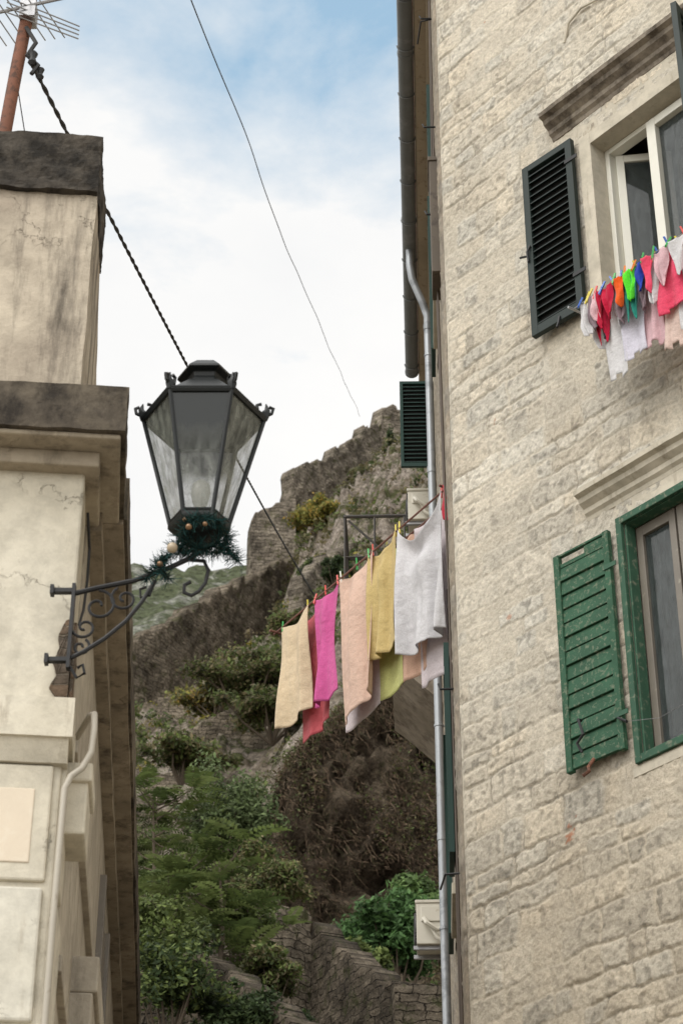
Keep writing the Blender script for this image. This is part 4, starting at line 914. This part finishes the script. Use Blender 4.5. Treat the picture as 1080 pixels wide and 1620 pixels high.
for i,(x,y,z,rx,rz,cs,lb) in enumerate([(-2.6,31,11.6,1.0,1.0,DG+GR,'dark shrub in shade by the garden wall'),(-1.8,31.5,11.2,.9,.8,DG,'dark leafy shrub behind mossy wall'),(-3.2,33,13.2,1.0,.9,GR,'green shrub above the mossy wall'),(-1.3,35,13.2,.7,.6,GR+OL,'ferny green shrub at wall foot'),(-2.0,37,15.0,.9,.9,GR,'green shrub against the cliff base'),(-.9,33.5,11.6,.7,.6,DG,'low dark shrub by the broken wall'),(-1.5,43,18.2,.9,.8,GR+OL,'olive bramble at cliff base')]):
    bush('shrub',(x,y,z+Z0),rx,rz,4800,.10,cs,lb,'shrub',130+i)
def frondmesh(name,origins,L,cols,seed,nl=11,per=9,up=.5):
    r=np.random.default_rng(seed);co=[];cl=[]
    for o in origins:
        o=np.array(o,float)
        for k in range(per):
            az=r.uniform(0,2*math.pi);el=r.uniform(.1,1.0)*up*1.6
            d=np.array([math.cos(az)*math.cos(el),math.sin(az)*math.cos(el),math.sin(el)])
            side=np.cross(d,[0,0,1]);side/=np.linalg.norm(side)+1e-6;LL=L*r.uniform(.7,1.2);tint=r.uniform(.6,1.35);cb_=np.array(cols[r.integers(0,len(cols))])
            prev=o
            for i in range(nl):
                t=(i+1)/nl;p=o+d*LL*t+np.array([0,0,-.45*LL*t*t])
                ln=LL*.20*math.sin(math.pi*(.18+.75*t))+.02
                w=side*.004;co+=[prev-w,prev+w,p+w,p-w];cl+=[cb_*.6]*4
                for sg in (-1,1):
                    ld=side*sg*.9+d*.35+np.array([0,0,-.25+r.uniform(-.1,.1)]);ld/=np.linalg.norm(ld);wd=d*ln*.18
                    co+=[p,p+ld*ln*.45+wd,p+ld*ln,p+ld*ln*.45-wd];cl+=[cb_*tint*r.uniform(.8,1.2)]*4
                prev=p
    co=np.array(co);n=len(co)//4
    return meshnp(name,co,np.arange(n*4).reshape(n,4),np.array(cl))
def ailanthus(x,y,z,h,w,seed,label,L=.75,cols=BG,nb=24,per=9):
    r=np.random.default_rng(seed);e=empty('tree_of_heaven',(x,y,z-h),label,'tree','ailanthus saplings on the slope')
    m=MB();org=[]
    b0=Vector((x,y,z-h))
    m.tube([b0,b0+Vector((.1,0,h*.5)),b0+Vector((0,0,h))],[.06,.04,.015],7)
    for i in range(nb):
        t=r.uniform(.35,1);p=b0+Vector((.1*t,0,h*t));a=r.uniform(0,6.28);q_=p+Vector((math.cos(a)*w*r.uniform(.3,1),math.sin(a)*w*r.uniform(.3,1),r.uniform(.1,.5)));m.tube([p,p.lerp(q_,.5)+Vector((0,0,-.05)),q_],[.02,.014,.006],5);org.append(q_[:])
    m.obj('trunk',M['bark'],e)
    link('crown',frondmesh('crown',org,L,cols,seed,per=per),M['leaf'],e)
ailanthus(-3.1,36,15.9+Z0,3.2,1.1,201,'feathery bright green tree of heaven sapling',.85,nb=18,per=7)
ailanthus(-2.2,35.5,15.5+Z0,2.8,.9,202,'feathery tree of heaven leaning over slope',.95,nb=14,per=6)
ailanthus(-3.7,38,17.9+Z0,3.2,.9,203,'upright feathery tree of heaven sapling',.85,nb=16,per=7)
ailanthus(-1.7,37,14.9+Z0,2.2,.7,204,'small fern like sapling near rocks',.65,nb=14,per=7)
def scrub(name,N_,ylo,yhi,cols,size,thr,seed,per,rad,xfac=(-.13,.07)):
    r=np.random.default_rng(seed);y=ylo+(yhi-ylo)*r.random(N_);x=y*(xfac[0]+(xfac[1]-xfac[0])*r.random(N_))
    k=fbm(x*.35,y*.25,3,seed+5)>thr;x=x[k];y=y[k];z=terr(x,y);sc=np.clip(y/70,.55,2.3)
    cl=np.stack([x,y,z+rad*sc*.15,rad*sc*r.uniform(.5,1.3,len(x)),rad*sc,rad*sc*r.uniform(.25,.7,len(x))],1)
    n=len(cl);idx=np.repeat(np.arange(n),per);m_=len(idx)
    d=r.normal(size=(m_,3));d/=np.linalg.norm(d,axis=1)[:,None];rd=(r.random(m_)**.5)[:,None]
    c=cl[idx,:3]+d*rd*cl[idx,3:6];nr=d*.5+np.array([0,-.2,.4])+r.normal(size=(m_,3))*.5;nr/=np.linalg.norm(nr,axis=1)[:,None]
    a=np.cross(nr,r.normal(size=(m_,3)));a/=np.linalg.norm(a,axis=1)[:,None];b=np.cross(nr,a);L=(size*sc[idx]*(.5+.9*r.random(m_)))[:,None]
    co=np.stack([c-a*L*.5,c+b*L*.25,c+a*L*.5,c-b*L*.25],1).reshape(-1,3)
    cc=1.6*np.array(cols)[(_h(idx,idx,seed+1)*(len(cols)*.999)).astype(int)]*(.5+.6*rd)*(.7+.6*r.random((m_,1)))
    tag(link(name,meshnp(name,co,np.arange(m_*4).reshape(m_,4),np.repeat(cc,4,0)),M['leaf'],None),None,None,kind='stuff')
scrub('scrub',1100,29,51,GR+OL,.14,.42,501,44,.42)
scrub('scrub',3200,56,135,GR+GR+OL+YG[:1],.18,.43,502,34,.44)
scrub('scrub',1100,138,194,GR+OL+OL,.18,.48,503,30,.45,(-.05,.06))
# dry brambles over the cliff
r=np.random.default_rng(77);n=9000
x=r.uniform(-1.9,3.4,n);yy_=r.uniform(50.9,54.2,n);kk=fbm(x*1.3,yy_*2.2,3,777)>.46;x=x[kk];yy_=yy_[kk];n=len(x);z=terr(x,yy_);yy_=yy_-.3-r.random(n)*.6
dirs=np.stack([r.normal(size=n)*.6,r.normal(size=n)*.25,-.2-r.random(n)*.4+r.normal(size=n)*.5],1);ln=(.12+.38*r.random(n))[:,None]
c=np.stack([x,yy_,z],1);mid=c+dirs*ln*.5+r.normal(size=(n,3))*.06;end=c+dirs*ln;w_=np.array([.006,0,.004])
co=np.concatenate([np.stack([c-w_,c+w_,mid+w_,mid-w_],1),np.stack([mid-w_,mid+w_,end+w_*.4,end-w_*.4],1)]).reshape(-1,3)
cc=np.array([(.085,.056,.036),(.05,.035,.024),(.15,.105,.07),(.05,.045,.022)])[r.integers(0,4,2*n)]
tag(link('dry_brambles',meshnp('dry_brambles',co,np.arange(8*n).reshape(-1,4),np.repeat(cc,4,0)),M['twig'],None),None,None,kind='stuff')
n=19000;x=r.uniform(-2.4,3.6,n);y=r.uniform(51.0,54.8,n);k=fbm(x*1.1,y*2.5,3,909)>.52;x=x[k];y=y[k];n=len(x);z=terr(x,y)+r.normal(size=n)*.12;y=y-.25-r.random(n)*.6
c=np.stack([x,y,z],1);a=r.normal(size=(n,3));a/=np.linalg.norm(a,axis=1)[:,None];b=np.cross(a,r.normal(size=(n,3)));b/=np.linalg.norm(b,axis=1)[:,None]
co=np.stack([c-a*.055,c+b*.028,c+a*.055,c-b*.028],1).reshape(-1,3)
cc=np.array([(.13,.09,.055),(.10,.095,.04),(.07,.05,.032),(.10,.125,.042)])[r.integers(0,4,n)]*(.6+.8*r.random((n,1)))
tag(link('dry_brambles',meshnp('dry_brambles',co,np.arange(4*n).reshape(-1,4),np.repeat(cc,4,0)),M['leaf'],None),None,None,kind='stuff')

# ============================================================ CAMERA, LIGHT, WORLD
cam=bpy.data.cameras.new('camera');cam.sensor_fit='VERTICAL';cam.sensor_height=36;cam.lens=74.33;cam.clip_end=6000;cam.clip_start=.1
co_=bpy.data.objects.new('camera',cam);COL.objects.link(co_);co_.location=(0,0,Z0);co_.rotation_euler=(math.radians(123),0,0);scene.camera=co_
cam.dof.use_dof=True;cam.dof.focus_distance=15.;cam.dof.aperture_fstop=6.3
sd=Vector((-.55,-.62,.95)).normalized()
sun=bpy.data.lights.new('sun','SUN');sun.energy=1.35;sun.angle=math.radians(30);sun.color=(1,.965,.92)
so=bpy.data.objects.new('sun',sun);COL.objects.link(so);so.rotation_euler=sd.to_track_quat('Z','Y').to_euler();so.location=(-10,-10,30)
w=bpy.data.worlds.new('World');scene.world=w;w.use_nodes=True;nt=w.node_tree;nt.nodes.clear()
out=nt.nodes.new('ShaderNodeOutputWorld');bg=nt.nodes.new('ShaderNodeBackground');nt.links.new(bg.outputs[0],out.inputs[0])
sky=nt.nodes.new('ShaderNodeTexSky');sky.sky_type='NISHITA';sky.sun_disc=False;sky.sun_elevation=math.asin(sd.z);sky.sun_rotation=math.atan2(sd.x,sd.y)
tc=nt.nodes.new('ShaderNodeTexCoord');dv=tc.outputs['Generated']
def dirdot(v):
    q=nt.nodes.new('ShaderNodeVectorMath');q.operation='DOT_PRODUCT';q.inputs[1].default_value=Vector(v).normalized();nt.links.new(dv,q.inputs[0]);return q.outputs['Value']
mp=nt.nodes.new('ShaderNodeMapping');mp.inputs['Scale'].default_value=(1,1,1.7);mp.inputs['Location'].default_value=(.3,.1,.2);nt.links.new(dv,mp.inputs[0])
n1=noise(nt,mp.outputs[0],5.5,9,.60,.3)
gap=ramp(nt,dirdot((-.05,1,1.16)),[(.965,g(0)),(.998,g(1))])
cov=mth(nt,'SUBTRACT',mth(nt,'ADD',n1,.48),mth(nt,'MULTIPLY',gap,.55))
cf=ramp(nt,cov,[(.34,g(0)),(.64,g(1))])
n2=noise(nt,mp.outputs[0],3.,6,.6)
back=ramp(nt,dirdot((-.5,-.8,.5)),[(0,g(0)),(1,g(1))])
STR=.12
cl_=mixc(nt,ramp(nt,n2,[(.35,g(0)),(.65,g(1))]),tuple(v/STR for v in (.91,.915,.92)),tuple(v/STR for v in (1.03,1.02,1.0)))
cl2=mixc(nt,back,cl_,tuple(v/STR for v in (2.3,2.28,2.2)))
blue=mixc(nt,.75,sky.outputs[0],tuple(v/STR for v in (.45,.68,.88)))
fin=mixc(nt,cf,blue,cl2)
nt.links.new(fin,bg.inputs['Color']);bg.inputs['Strength'].default_value=STR
scene.view_settings.view_transform='Standard';scene.view_settings.look='None';scene.view_settings.exposure=0
